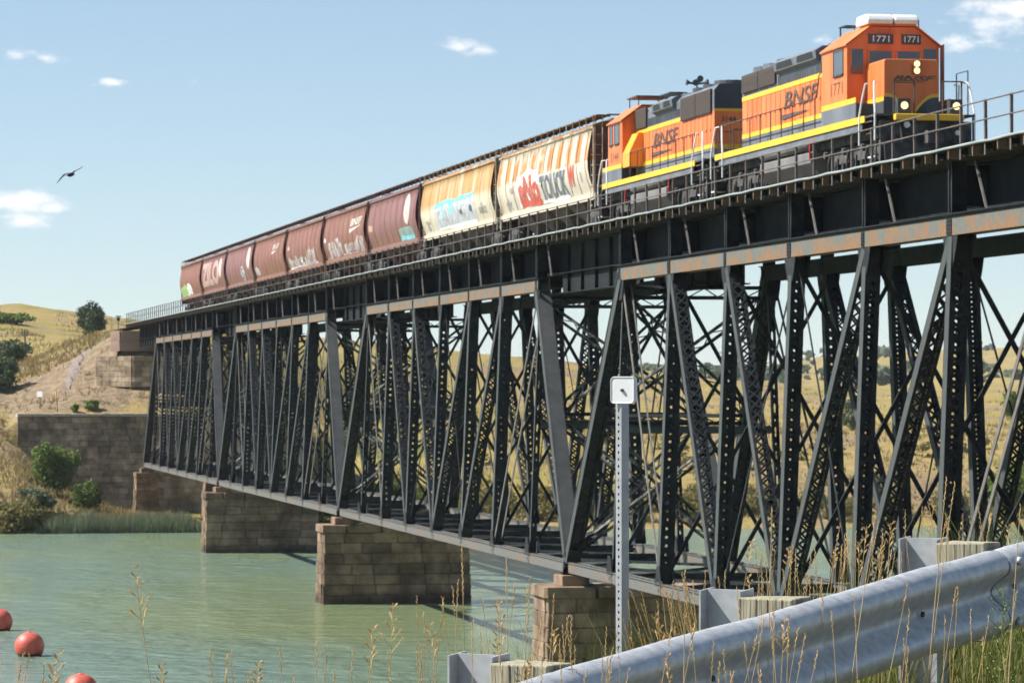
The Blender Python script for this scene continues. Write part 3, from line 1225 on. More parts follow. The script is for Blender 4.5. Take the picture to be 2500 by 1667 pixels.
# ---------------------------------------------------------------- water
def water_material():
    m = bpy.data.materials.new('river_water')
    n, l = nodes_of(m)
    b = n['Principled BSDF']
    b.inputs['Roughness'].default_value = .12
    b.inputs['IOR'].default_value = 1.33
    tc = n.new('ShaderNodeTexCoord')
    def noise(sc, st, det=4, dist=0):
        mp = n.new('ShaderNodeMapping')
        mp.inputs['Scale'].default_value = st
        mp.inputs['Rotation'].default_value = (0, 0, R(-12))
        l.new(tc.outputs['Object'], mp.inputs['Vector'])
        t = n.new('ShaderNodeTexNoise')
        t.inputs['Scale'].default_value = sc
        t.inputs['Detail'].default_value = det
        t.inputs['Distortion'].default_value = dist
        l.new(mp.outputs['Vector'], t.inputs['Vector'])
        return t
    t = noise(.06, (1, .35, 1), 4, .6)
    cr = n.new('ShaderNodeValToRGB')
    cr.color_ramp.elements[0].position = .35
    cr.color_ramp.elements[1].position = .68
    cr.color_ramp.elements[0].color = (.185, .23, .115, 1)
    cr.color_ramp.elements[1].color = (.15, .22, .17, 1)
    l.new(t.outputs['Fac'], cr.inputs['Fac'])
    l.new(cr.outputs[0], b.inputs['Base Color'])
    w1, w2, w3 = noise(.42, (.75, 1.0, 1), 7, .6), noise(1.6, (.7, 1, 1), 5, .4), noise(.05, (1, .4, 1), 3)
    gust = n.new('ShaderNodeMapRange')
    gust.inputs['From Min'].default_value = .35
    gust.inputs['From Max'].default_value = .65
    gust.inputs['To Min'].default_value = .35
    gust.inputs['To Max'].default_value = 1.25
    l.new(w3.outputs['Fac'], gust.inputs['Value'])
    ad = n.new('ShaderNodeMath')
    ad.operation = 'MULTIPLY_ADD'
    ad.inputs[1].default_value = .5
    l.new(w2.outputs['Fac'], ad.inputs[0])
    l.new(w1.outputs['Fac'], ad.inputs[2])
    mu = n.new('ShaderNodeMath')
    mu.operation = 'MULTIPLY'
    l.new(ad.outputs[0], mu.inputs[0])
    l.new(gust.outputs[0], mu.inputs[1])
    bp = n.new('ShaderNodeBump')
    bp.inputs['Strength'].default_value = 1
    bp.inputs['Distance'].default_value = .65
    l.new(mu.outputs[0], bp.inputs['Height'])
    l.new(bp.outputs['Normal'], b.inputs['Normal'])
    return m


me = MB().add([(-3000, -300, 0), (3000, -300, 0), (3000, 330, 0), (-3000, 330, 0)], [(0, 1, 2, 3)]).mesh('river')
tag(link('river', me, water_material()), kind='structure')
# ---------------------------------------------------------------- train materials
ORANGE = mat('faded_orange_paint', (.42, .10, .032), (.80, .22, .07), 1.5, .45, spec=.35, stretch=(1, 1, .18), lo=.22, hi=.66, c3=(.74, .172, .048))
YELLOW = mat('yellow_stripe_paint', (.80, .42, .02), (.86, .50, .03), 2, .45)
BLACKP = mat('weathered_black_paint', (.035, .04, .046), (.075, .08, .088), 1.2, .5, stretch=(1, 1, .3))
GREYP = mat('grey_hood_paint', (.10, .115, .135), (.17, .185, .21), 1.0, .55, stretch=(1, 1, .3))
GRIME = mat('running_gear_grime', (.025, .026, .027), (.10, .095, .085), 3, .85, bump=.01)
TANK = mat('fuel_tank_paint', (.13, .13, .13), (.22, .20, .18), 1.2, .5, stretch=(1, 1, .4))
WHITEP = mat('white_paint', (.76, .76, .74), (.82, .82, .80), 3, .4)
GRILLE = mat('radiator_screen', (.045, .032, .027), (.07, .05, .04), 6, .8)
GLASS = mat('dark_window_glass', (.05, .06, .07), (.08, .09, .10), 1, .08, spec=.8)
LAMP = emis('lit_headlamp', (1.0, .74, .34), 1.05)
TEXTK = mat('black_lettering', (.06, .045, .04), (.13, .095, .075), 4, .6)
SEAM = mat('orange_seam_shadow', (.40, .09, .025), (.52, .12, .03), 3, .6)
RAILW = mat('handrail_black', (.05, .035, .03), (.09, .06, .05), 4, .6)


def text_mesh(body, w, h, shear=0.0, offset=0.0, bold=0.0):
    """lettering as a flat mesh in the (x, y) plane, fitted to a box w by h with its lower left corner at the origin"""
    c = bpy.data.curves.new('lettering', 'FONT')
    c.body = body
    c.size = 1.0
    c.shear = shear
    c.offset = bold
    c.resolution_u = 3
    o = bpy.data.objects.new('lettering', c)
    COL.objects.link(o)
    dg = bpy.context.evaluated_depsgraph_get()
    dg.update()
    me = bpy.data.meshes.new_from_object(o.evaluated_get(dg))
    bpy.data.objects.remove(o)
    co = np.array([v.co[:] for v in me.vertices])
    lo, hi = co.min(0), co.max(0)
    k = np.array([w / max(1e-6, hi[0] - lo[0]), h / max(1e-6, hi[1] - lo[1])])
    ctr = (lo[:2] + hi[:2]) / 2
    nb = (co[:, :2] - lo[:2]) * k
    for v, q in zip(me.vertices, nb):
        v.co = (q[0], q[1], 0)
    return me


def place_letters(name, me, fn, m, parent, cuts=None):
    """map a flat lettering mesh onto a surface: fn(u, v) -> point"""
    bm = bmesh.new()
    bm.from_mesh(me)
    if cuts is not None:
        for c in cuts:
            bmesh.ops.bisect_plane(bm, geom=list(bm.verts) + list(bm.edges) + list(bm.faces), plane_co=(0, c, 0), plane_no=(0, 1, 0))
    for v in bm.verts:
        v.co = fn(v.co.x, v.co.y)
    out = bpy.data.meshes.new(name)
    bm.to_mesh(out)
    bm.free()
    return link(name, out, m, parent)


def side_text(name, body, parent, x, y_left, z, w, h, m, shear=.25, bold=0.0):
    """lettering on a flat side facing -X, read from the near bank; y_left is its far (left) end"""
    me = text_mesh(body, w, h, shear, bold=bold)
    return place_letters(name, me, lambda u, v: Vector((x, y_left - u, z + v)), m, parent)


def front_text(name, body, parent, y, x_left, z, w, h, m, shear=0.0, bold=0.0):
    me = text_mesh(body, w, h, shear, bold=bold)
    return place_letters(name, me, lambda u, v: Vector((x_left + u, y, z + v)), m, parent)


def swoosh(parent, x, y_left, y_right, z, t, m):
    n = 8
    vs, fs = [], []
    for i in range(n + 1):
        s = i / n
        yy = y_left + (y_right - y_left) * s
        th = t * (1 - s) ** .8 + .01
        zz = z + .10 * s
        vs += [(x, yy, zz), (x, yy, zz + th)]
    for i in range(n):
        fs.append((2 * i, 2 * i + 2, 2 * i + 3, 2 * i + 1))
    return MB().add(vs, fs).build('logo_stripe', m, parent)


WHEEL = None


def truck(parent, yc, axles, x=0):
    """side frames, wheels, springs and brake gear of one truck (local to the car, z = 0 at the rail)"""
    half = 2.05 if axles == 3 else (1.37 if axles == 2 else .9)
    ys = {3: (-2.05, 0, 2.05), 2: (-1.37, 1.37), 1: (-.87, .87)}[axles]
    r = .51 if axles > 1 else .46
    for y in ys:
        m = MB()
        for s in (-1, 1):
            m.cyl((yc + y, r), r, 'x', s * .72 - .07, s * .72 + .07, 20)
            m.cyl((yc + y, r), r + .03, 'x', s * .66 - .02, s * .66 + .02, 20)
        m.cyl((yc + y, r), .09, 'x', -.72, .72, 8)
        m.build('wheelset', GRIME, parent, False)
    for s in (-1, 1):
        m = MB()
        x0, x1 = (s * 1.02 - .07, s * 1.02 + .07)
        L = half + .45
        if axles == 1:
            m.prism([(yc - L, .38), (yc - L, .62), (yc - .45, .86), (yc + .45, .86), (yc + L, .62), (yc + L, .38), (yc + .5, .26), (yc + .3, .3), (yc + .28, .6), (yc - .28, .6), (yc - .3, .3), (yc - .5, .26)], 'x', x0, x1)
        else:
            m.prism([(yc - L, .60), (yc - L, .85), (yc - L + .5, .98), (yc + L - .5, .98), (yc + L, .85), (yc + L, .60), (yc + L - .7, .52), (yc - L + .7, .52)], 'x', x0, x1)
        for y in ys:
            m.box(x0 - .05, x1 + .05, yc + y - .2, yc + y + .2, .34, .70)
            m.cyl((yc + y, .51), .13, 'x', s * 1.12 - .06, s * 1.12 + .06, 10)
        for q in ([-.12, .12] if axles == 1 else [y + .55 * d for y in ys for d in (-1, 1)]):
            m.cyl((s * 1.02, yc + q), .085, 'z', .32, .6, 8)
        if axles > 1:
            for y in ys:
                m.tube([(s * 1.16, yc + y + .45, 1.0), (s * 1.2, yc + y + .6, .55), (s * 1.16, yc + y + .62, .25)], .035, 5)
                m.cyl((yc + y + .75, .86), .12, 'x', s * 1.05, s * 1.3, 10)
        m.build('truck_frame', GRIME, parent)


def box_part(name, parent, mt, *b, bevel=0.0):
    return MB().box(*b).build(name, mt, parent, bevel=bevel)


def stanchion_rail(parent, x, ys, z0, z1, m, rail_pts=None):
    for y in ys:
        MB().tube([(x, y, z0), (x, y, z1)], .022, 5).build('stanchion', m, parent)
    MB().tube(rail_pts or [(x, ys[0], z1), (x, ys[-1], z1)], .022, 5).build('handrail', m, parent)


def hood_profile(hw, z0, z1, ch):
    return [(-hw, z0), (hw, z0), (hw, z1 - ch), (hw - ch * .9, z1), (-hw + ch * .9, z1), (-hw, z1 - ch)]


def locomotive(label, Y0, lead_cab):
    """lead_cab: cab end towards the camera (front unit) or the long hood end (second unit)"""
    r = empty('locomotive', (XC, 0, RT), label, 'locomotive', 'orange diesel locomotives on the bridge')
    hw, dw, cw = .92, 1.55, 1.50
    f = lambda d: d                                        # world Y is used directly along the length
    if lead_cab:
        ya, yb = 102.6, 123.0                              # ends of the frame
        sill = (103.85, 122.4)
        hood = (108.6, 120.95)
        cab = (105.95, 108.75)
        nose = (104.05, 105.95)
    else:
        ya, yb = 124.0, 141.9
        sill = (125.4, 141.1)
        hood = (125.0, 137.7)
        cab = (137.65, 140.25)
        nose = (140.25, 141.3)
    # frame, deck and sill stripe
    m = MB()
    m.box(-1.2, 1.2, ya + .1, yb - .1, 1.05, 1.52)
    m.box(-dw, dw, ya, yb, 1.66, 1.715)
    m.build('frame', GRIME, r)
    for s in (-1, 1):
        m = MB()
        m.box(s * dw - .02, s * dw + .02, sill[0], sill[1], 1.53, 1.735)
        m.build('sill_stripe', YELLOW, r)
        m = MB()
        m.box(s * (dw - .05) - .02, s * (dw - .05) + .02, sill[0] + .4, sill[1] - .4, 1.30, 1.53)
        m.build('side_sill', GREYP, r)
    # long hood: orange body, dark base and top, yellow stripes
    zo0, zo1 = 2.20, 3.56
    h = MB().box(-hw, hw, hood[0], hood[1], 1.72, zo1).build('hood', ORANGE, r)
    box_part('hood_base', r, GREYP, -hw - .006, hw + .006, hood[0] - (.006 if not lead_cab else 0), hood[1] + .006, 1.72, zo0)
    for s in (-1, 1):
        box_part('stripe', r, YELLOW, s * (hw + .012) - .006, s * (hw + .012) + .006, hood[0], hood[1], zo0, zo0 + .155)
        y0 = hood[0] if lead_cab else 129.95
        box_part('stripe', r, YELLOW, s * (hw + .012) - .006, s * (hw + .012) + .006, y0, hood[1], 3.52, 3.68)
        y = hood[0] + .45
        while y < hood[1] - .2:                            # engine-room door joints and latches
            m = MB()
            m.box(s * (hw + .005) - .006, s * (hw + .005) + .006, y, y + .022, zo0 + .16, 3.5)
            m.box(s * (hw + .012) - .012, s * (hw + .012) + .012, y + .06, y + .10, 2.8, 2.92)
            m.build('door_joint', SEAM, r)
            y += .62
    top = MB().prism(hood_profile(hw + .003, zo1, 4.52, .22), 'y', hood[0] + (.0 if lead_cab else .004), hood[1]).build('hood_top', GREYP, r)
    # louvres along the upper flank
    for s in (-1, 1):
        y0, y1 = (108.9, 116.2) if lead_cab else (130.1, 137.4)
        m = MB()
        y = y0
        while y < y1:
            m.box(s * (hw + .012) - .012, s * (hw + .012) + .012, y, y + .07, 3.70 if lead_cab else 3.72, 4.02)
            y += .21
        m.build('louvres', BLACKP, r)
    if lead_cab:
        grilles = [(116.35, 118.55, 3.80, 4.42), (118.62, 120.8, 3.80, 4.42)]
        blow = (110.9, 116.1)
        fans = [117.2, 119.0, 120.3]
        domes = [111.5, 113.4, 115.2]
    else:
        grilles = [(125.3, 127.55, 3.50, 4.36), (127.62, 129.9, 3.50, 4.36), (135.65, 137.55, 3.72, 4.5)]
        blow = (130.85, 134.3)
        fans = [125.9, 127.6, 129.2]
        domes = [131.5, 133.2]
    for s in (-1, 1):
        for (y0, y1, z0, z1) in grilles:
            m = MB()
            m.box(s * (hw + .04) - .04, s * (hw + .04) + .04, y0, y1, z0, z1)
            g = m.build('radiator_grille', GRILLE, r)
            m = MB()
            for q in range(int((z1 - z0) / .09)):
                m.box(s * (hw + .085) - .005, s * (hw + .085) + .005, y0 + .03, y1 - .03, z0 + .03 + q * .09, z0 + .05 + q * .09)
            m.build('slats', GRILLE, g)
        # dynamic-brake blister with dark intake
        a, b = blow
        m = MB()
        m.prism([(s * (hw - .1), 4.0), (s * (hw + .16), 4.16), (s * (hw + .20), 4.42), (s * (hw - .06), 4.58), (s * (hw - .3), 4.58)], 'y', a, b)
        bl = m.build('blister', GREYP, r)
        for (q0, q1) in ((a + .3, (a + b) / 2 - .25), ((a + b) / 2 + .25, b - .3)):
            MB().add([(s * (hw + .175), q0, 4.20), (s * (hw + .175), q1, 4.20), (s * (hw + .208), q1 - .12, 4.42), (s * (hw + .208), q0 + .12, 4.42)], [(0, 1, 2, 3)]).build('intake', mat('intake_black', (.012, .014, .016), (.02, .022, .024), 2, .7), bl)
    for y in fans:
        m = MB().cyl((0, y), .68, 'z', 4.52, 4.70, 20)
        m.cyl((0, y), .1, 'z', 4.70, 4.73, 8)
        for q in range(6):
            t = q * math.pi / 6
            m.beam((-.64 * math.cos(t), y - .64 * math.sin(t), 4.71), (.64 * math.cos(t), y + .64 * math.sin(t), 4.71), .02, .02, (0, 0, 1))
        m.build('radiator_fan', BLACKP if not lead_cab else GREYP, r)
    for y in domes:
        MB().cyl((0, y), .5, 'z', 4.58, 4.70, 16).build('roof_fan', GREYP, r)
    for s in (-1, 1):
        box_part('exhaust', r, BLACKP, s * .3 - .12, s * .3 + .12, hood[0] + 3.6, hood[0] + 4.6, 4.52, 4.66)
    # cab: body with windows, peaked roof
    zc = 4.10
    cb = MB()
    cb.prism([(-cw, 2.2), (cw, 2.2), (cw, zc), (.72, 4.70), (-.72, 4.70), (-cw, zc)], 'y', cab[0], cab[1])
    c = cb.build('cab', ORANGE, r)
    rf = MB()
    for s in (-1, 1):
        rf.beam((s * (cw + .05), cab[0] - .10, zc - .005), (s * (cw + .05), cab[1] + .08, zc - .005), .02, .03, (0, 0, 1))
        rf.add([(s * (cw + .06), cab[0] - .1, zc - .01), (s * (cw + .06), cab[1] + .08, zc - .01), (s * .72, cab[1] + .08, 4.725), (s * .72, cab[0] - .1, 4.725),
                (s * (cw + .06), cab[0] - .1, zc + .03), (s * (cw + .06), cab[1] + .08, zc + .03), (s * .72, cab[1] + .08, 4.765), (s * .72, cab[0] - .1, 4.765)], MB.BF)
    rf.box(-.72, .72, cab[0] - .1, cab[1] + .08, 4.726, 4.764)
    rf.build('cab_roof', ORANGE, c)
    for s in (-1, 1):
        # lower cab box, stripes
        e0, e1 = (104.9, cab[1]) if lead_cab else (cab[0], 141.1)
        box_part('cab_skirt', r, GREYP, s * (cw + .01) - .02, s * (cw + .01) + .02, e0, e1, 1.74, 2.22)
        box_part('stripe', r, YELLOW, s * (cw + .022) - .012, s * (cw + .022) + .012, e0, e1, 2.22, 2.39)
        # side windows
        w0 = (cab[0] + .42, cab[0] + 1.45) if lead_cab else (cab[0] + .55, cab[0] + 1.35)
        wins = [w0] if lead_cab else [w0, (cab[0] + 1.75, cab[0] + 2.25)]
        for (a, b) in wins:
            win = box_part('window', c, GLASS, s * (cw + .006) - .006, s * (cw + .006) + .006, a, b, 3.26, 3.98)
            m = MB()
            for (p, q, z0, z1) in ((a - .05, a, 3.2, 4.03), (b, b + .05, 3.2, 4.03), (a - .05, b + .05, 3.2, 3.26), (a - .05, b + .05, 3.98, 4.03)):
                m.box(s * (cw + .012) - .012, s * (cw + .012) + .012, p, q, z0, z1)
            m.box(s * (cw + .03) - .03, s * (cw + .03) + .03, a - .02, b + .02, 3.20, 3.24)
            m.build('window_frame', BLACKP, win)
    MB().box(-cw + .01, cw - .01, e0 + .01, e1 - .01, 1.72, 2.2).build('cab_floor_box', BLACKP, r)
    # front: faces the camera on the lead unit
    yf = cab[0] if lead_cab else cab[1]
    fd = -1 if lead_cab else 1
    def front(name, x0, x1, z0, z1, mt, d=.012, par=c):
        return box_part(name, par, mt, x0, x1, min(yf, yf + fd * d * 2), max(yf, yf + fd * d * 2), z0, z1)
    front('windshield', -.78, -.05, 3.52, 3.93, GLASS)
    front('windshield', .13, .86, 3.52, 3.93, GLASS)
    front('door_window', -1.36, -.98, 3.20, 3.98, GLASS)
    front('door_window', 1.0, 1.40, 3.40, 4.02, GLASS)
    for (x0, x1) in ((-.82, -.78), (-.05, -.01), (.09, .13), (.86, .90), (-1.40, -1.36), (-.98, -.94)):
        front('window_post', x0, x1, 3.46, 3.98, ORANGE, .018)
    if lead_cab:
        # number boards
        for x0 in (-.80, .28):
            nb = front('number_board', x0, x0 + (.80 if x0 < 0 else .62), 4.16, 4.47, BLACKP, .02)
            front_text('number', '1771', nb, yf - .045, x0 + (.13 if x0 < 0 else .08), 4.215, .54 if x0 < 0 else .46, .20, WHITEP, bold=.01)
        m = MB()
        for x0 in (-.80, .28):
            w = .80 if x0 < 0 else .62
            m.box(x0 - .03, x0 + w + .03, yf - .052, yf - .001, 4.475, 4.50)
        m.build('number_board_hood', ORANGE, c)
    # nose
    ns = MB()
    ny0, ny1 = nose
    zt0 = 3.52
    ns.prism([(-.88, 1.72), (.88, 1.72), (.88, zt0 - .05), (.82, zt0), (-.82, zt0), (-.88, zt0 - .05)], 'y', ny0, ny1)
    nz = ns.build('nose', ORANGE, r, bevel=.03)
    if lead_cab:
        # curved yellow and black apron at the foot of the nose
        yy = ny0 - .012
        n = 24
        def arc(x):
            t = abs(x) / .88
            return 1.95 + .40 * math.sin(min(1, t * 1.25) * math.pi / 2) ** 1.0 - .25 * (1 - t) ** 2
        vs, fs = [], []
        for i in range(n + 1):
            x = -.88 + 1.76 * i / n
            vs += [(x, yy, arc(x)), (x, yy, arc(x) + .11)]
        for i in range(n):
            fs.append((2 * i, 2 * i + 2, 2 * i + 3, 2 * i + 1))
        MB().add(vs, fs).build('nose_stripe', YELLOW, nz)
        vs, fs = [], []
        for i in range(n + 1):
            x = -.88 + 1.76 * i / n
            vs += [(x, yy + .004, 1.73), (x, yy + .004, arc(x) + .02)]
        for i in range(n):
            fs.append((2 * i, 2 * i + 2, 2 * i + 3, 2 * i + 1))
        MB().add(vs, fs).build('nose_apron', BLACKP, nz)
        box_part('nose_stripe', nz, YELLOW, -.894, -.882, ny0, ny1, 2.22, 2.36)
        box_part('nose_apron', nz, BLACKP, -.893, -.882, ny0, ny1, 1.74, 2.22)
        box_part('nose_seam', nz, ORANGE, .06, .09, ny0 - .012, ny0 - .001, 2.35, 3.5)
        # stacked headlamps to the right of centre
        hb = box_part('headlamp_box', nz, mat('headlamp_housing', (.42, .12, .04), (.5, .15, .05), 2, .6), .02, .30, ny0 - .05, ny0 - .002, 3.05, 3.49)
        for z in (3.37, 3.16):
            MB().cyl((.16, z), .10, 'y', ny0 - .075, ny0 - .052, 18).build('headlamp', LAMP, hb)
            MB().cyl((.16, z), .118, 'y', ny0 - .066, ny0 - .0515, 18).build('lamp_rim', BLACKP, hb)
        front_text('lettering', 'BNSF', nz, ny0 - .008, -.62, 2.84, 1.42, .17, TEXTK, .4, .03)
        MB().add([(-.62, ny0 - .008, 2.77), (.42, ny0 - .008, 2.80), (.42, ny0 - .008, 2.815), (-.62, ny0 - .008, 2.81)], [(0, 1, 2, 3)]).build('logo_stripe', TEXTK, nz)
        side_text('lettering', '1771', r, -cw - .008, 107.75, 2.62, 1.35, .40, TEXTK, 0.0)
        side_text('lettering', 'BNSF', r, -hw - .030, 115.35, 2.84, 4.2, .56, TEXTK, .25, .01)
        swoosh(r, -hw - .030, 115.6, 112.2, 2.48, .16, TEXTK)
        # white air-conditioning units on the roof
        for (x0, x1) in ((-.86, -.04), (.03, .78)):
            zb, zt = 4.78, 5.10
            ac = MB().prism([(cab[0] - .12, zb), (cab[0] + 1.15, zb), (cab[0] + 1.22, zb + .1), (cab[0] + 1.1, zt - .02), (cab[0] + .9, zt), (cab[0] + .1, zt), (cab[0] - .08, zt - .06), (cab[0] - .17, zb + .12)], 'x', x0, x1).build('roof_air_conditioner', WHITEP, c, False, .03)
        m = MB()
        m.tube([(-.5, cab[1] - .25, 4.76), (-.5, cab[1] - .25, 4.98), (-.5, cab[1] + .5, 4.98)], .02, 5)
        m.box(-.75, -.25, cab[1] - .05, cab[1] + .7, 4.99, 5.02)
        m.tube([(-.7, cab[1] + .65, 4.5), (-.7, cab[1] + .65, 5.0)], .03, 5)
        m.tube([(.85, cab[0] + .05, 4.7), (.85, cab[0] + .05, 4.95)], .02, 5)
        m.build('antenna', BLACKP, c)
        # side mirror frame / wind deflector, far side door swung open
        MB().box(cw + .05, cw + .08, cab[0] - .30, cab[0] + .05, 2.4, 4.15).build('open_door', mat('door_edge', (.32, .17, .12), (.42, .25, .18), 2, .7), c)
    else:
        m = MB()
        m.prism(hood_profile(hw - .003, 3.63, 4.53, .22), 'y', 124.985, 125.06)
        m.build('hood_end', mat('glossy_black_paint', (.018, .026, .034), (.035, .045, .052), 2, .35), r)
        box_part('stripe', r, YELLOW, -hw, hw, 124.985, 125.0 - .002, 3.53, 3.62)
        box_part('stripe', r, YELLOW, -hw, hw, 124.98, 125.0 - .008, zo0 - .06, zo0 + .12)
        front_text('lettering', '3144', r, 124.985, -.66, 3.14, .56, .20, TEXTK, 0.0, .02)
        MB().cyl((.55, 4.05), .11, 'y', 124.93, 124.98, 14).build('rear_lamp', WHITEP, r)
        MB().cyl((.55, 3.8), .09, 'y', 124.93, 124.98, 14).build('rear_lamp', BLACKP, r)
        side_text('lettering', 'BNSF', r, -hw - .030, 134.6, 2.80, 4.1, .56, TEXTK, .25, .01)
        swoosh(r, -hw - .030, 134.9, 131.4, 2.46, .16, TEXTK)
        side_text('lettering', '3144', r, -cw - .008, 139.8, 2.55, 1.5, .36, TEXTK, 0.0)
        # air horn cluster and radio dome
        m = MB()
        m.tube([(0, 131.3, 4.7), (0, 131.3, 5.05)], .03, 6)
        for (dx, dy, z) in ((-.3, 0, 5.1), (-.12, -.25, 5.05), (.1, .2, 5.18), (.28, -.1, 5.1), (0, -.3, 5.2)):
            m.tube([(0, 131.3, 5.05), (dx, 131.3 + dy, z), (dx * 1.4, 131.3 + dy * 1.8, z + .02)], [.03, .05, .13], 8)
        m.build('air_horn', BLACKP, r)
        m = MB()
        for (x, y) in ((-.7, 138.2), (.5, 138.2), (-.7, 139.8), (.5, 139.8)):
            m.tube([(x, y, 4.7), (x, y, 5.12)], .025, 5)
        m.box(-.8, .6, 138.1, 139.9, 5.12, 5.17)
        m.build('antenna_stand', BLACKP, r)
        m = MB()
        m.tube([(-.1, 136.0, 4.5), (-.1, 136.0, 4.95), (-.1, 133.8, 4.95)], .035, 6)
        m.box(-.45, .25, 133.9, 135.6, 4.93, 4.97)
        m.build('roof_pipe', BLACKP, r)
        # equipment box in front of the cab on the near walkway
        MB().prism([(-cw, 2.2), (-hw, 2.2), (-hw, 3.55), (-1.12, 3.55), (-cw, 2.75)], 'y', 136.4, 137.6).build('battery_box', mat('orange_yellow_paint', (.86, .32, .03), (.9, .38, .04), 1.5, .45), r)
    # fuel tank and air reservoirs
    ty = (110.3, 116.6) if lead_cab else (130.3, 136.4)
    MB().prism([(-1.15, .34), (1.15, .34), (1.45, .70), (1.45, 1.02), (1.2, 1.16), (-1.2, 1.16), (-1.45, 1.02), (-1.45, .70)], 'y', ty[0], ty[1]).build('fuel_tank', TANK, r, bevel=.02)
    for s in (-1, 1):
        MB().tube([(s * 1.36, ty[0] + .3, 1.30), (s * 1.36, ty[1] - .2, 1.30)], .17, 12).build('air_reservoir', TANK, r, True)
    for yq in ((109.6, 110.1) if lead_cab else (129.6, 137.0)):
        MB().tube([(-1.5, yq, 1.45), (-1.53, yq, 1.1), (-1.5, yq + .1, .8)], .03, 5).build('red_flag_handle', mat('red_paint', (.6, .04, .03), (.7, .06, .04), 2, .5), r)
    if lead_cab:
        truck(r, 106.4, 3)
        truck(r, 119.2, 3)
    else:
        truck(r, 127.4, 2)
        truck(r, 138.7, 2)
    # end platforms, steps, pilots, couplers
    for end, (ye, sg) in (('front', (ya, 1)), ('rear', (yb, -1))):
        m = MB()
        m.box(-1.45, 1.45, min(ye, ye + sg * .12), max(ye, ye + sg * .12), .35, 1.5)
        m.prism([(-1.5, .28), (1.5, .28), (1.5, .9), (-1.5, .9)], 'y', min(ye - sg * .02, ye - sg * .2), max(ye - sg * .02, ye - sg * .2))
        m.box(-.16, .16, min(ye - sg * .75, ye), max(ye - sg * .75, ye), .82, 1.12)
        m.box(-.24, .24, min(ye - sg * .95, ye - sg * .65), max(ye - sg * .95, ye - sg * .65), .78, 1.16)
        m.build('pilot', GRIME, r)
        m = MB()
        for s in (-1, 1):
            for q in range(4):
                z = .42 + q * .36
                m.box(min(s * 1.05, s * 1.56), max(s * 1.05, s * 1.56), min(ye + sg * (.15 + q * .12), ye + sg * (.85 + q * .12)), max(ye + sg * (.15 + q * .12), ye + sg * (.85 + q * .12)), z, z + .04)
            m.box(min(s * 1.52, s * 1.56), max(s * 1.52, s * 1.56), min(ye + sg * .1, ye + sg * .16), max(ye + sg * .1, ye + sg * .16), .3, 1.7)
            m.box(min(s * 1.0, s * 1.03), max(s * 1.0, s * 1.03), min(ye + sg * .1, ye + sg * 1.7), max(ye + sg * .1, ye + sg * 1.7), .35, 1.66)
        m.build('steps', GRIME, r)
        for s in (-1, 1):
            MB().box(min(s * 1.2, s * 1.585), max(s * 1.2, s * 1.585), min(ye + sg * .12, ye + sg * .8), max(ye + sg * .12, ye + sg * .8), .40, .445).build('step_edge', WHITEP, r)
            for (a, b, z0) in ((.10, .45, 1.0), (1.75, 1.35, .95)):
                MB().tube([(s * 1.58, ye + sg * a, z0 - .1), (s * 1.58, ye + sg * a, 1.75), (s * 1.55, ye + sg * (a + (b - a) * .5), 2.25), (s * 1.5, ye + sg * b, 2.72), (s * 1.4, ye + sg * (b + .15), 2.74)], .03, 6).build('grab_rail', WHITEP, r)
    if lead_cab:
        MB().box(-1.04, 1.14, ya - .28, ya - .02, 1.50, 1.70).build('anticlimber', YELLOW, r, bevel=.03)
        MB().prism([(-1.4, .22), (1.4, .22), (1.45, .8), (-1.45, .8)], 'y', ya - .42, ya - .36).build('plow', GRIME, r)
        for x in (-.67, .98):
            lb = box_part('ditch_light_box', r, BLACKP, x - .20, x + .20, ya + .05, ya + .35, 1.73, 2.18)
            MB().cyl((x, 1.97), .115, 'y', ya - .0, ya + .048, 18).build('ditch_light', LAMP, lb)
            MB().cyl((x, 1.97), .14, 'y', ya + .02, ya + .0485, 18).build('lamp_rim', BLACKP, lb)
        for x in (-1.0, -.35, .55, 1.15):                    # chain posts and rails across the front platform
            MB().tube([(x, ya + .06, 1.7), (x, ya + .06, 2.72)], .03, 5).build('chain_post', RAILW, r)
        m = MB()
        m.tube([(-1.0, ya + .06, 2.72), (-.35, ya + .06, 2.74)], .022, 5)
        m.build('front_rail', RAILW, r)
        m = MB()
        m.tube([(.55, ya + .06, 2.72), (1.15, ya + .06, 2.72), (1.42, ya + .5, 2.72)], .022, 5)
        m.build('front_rail', RAILW, r)
        m = MB()
        m.tube([(1.5, ya + .5, 1.7), (1.5, ya + .5, 3.1), (1.5, ya + 1.6, 3.1), (1.5, ya + 1.6, 1.7)], .022, 5)
        m.build('front_rail', RAILW, r)
        for (x, z0) in ((-.5, .5), (.45, .45), (.8, .55), (-.85, .5)):
            m = MB().tube([(x, ya - .05, 1.4), (x + .03, ya - .22, .95), (x + .06, ya - .2, z0)], .035, 6)
            m.build('air_hose', RAILW, r)
        for (x, z, q, w) in ((-.62, 1.38, .1, WHITEP), (.98, 1.15, .08, WHITEP), (.3, .62, .1, TIE_END)):
            MB().cyl((x, z), q, 'y', ya - .1, ya - .04, 10).build('hose_fitting', w, r)
    # handrails along the walkway
    if lead_cab:
        ys = [109.6 + i * 1.36 for i in range(10)]
    else:
        ys = [126.0 + i * 1.28 for i in range(9)]
    for s in (-1, 1):
        stanchion_rail(r, s * 1.5, ys, 1.71, 2.72, RAILW, [(s * 1.5, ys[0] - .3, 2.9 if lead_cab else 2.72)] + [(s * 1.5, y, 2.72) for y in ys])
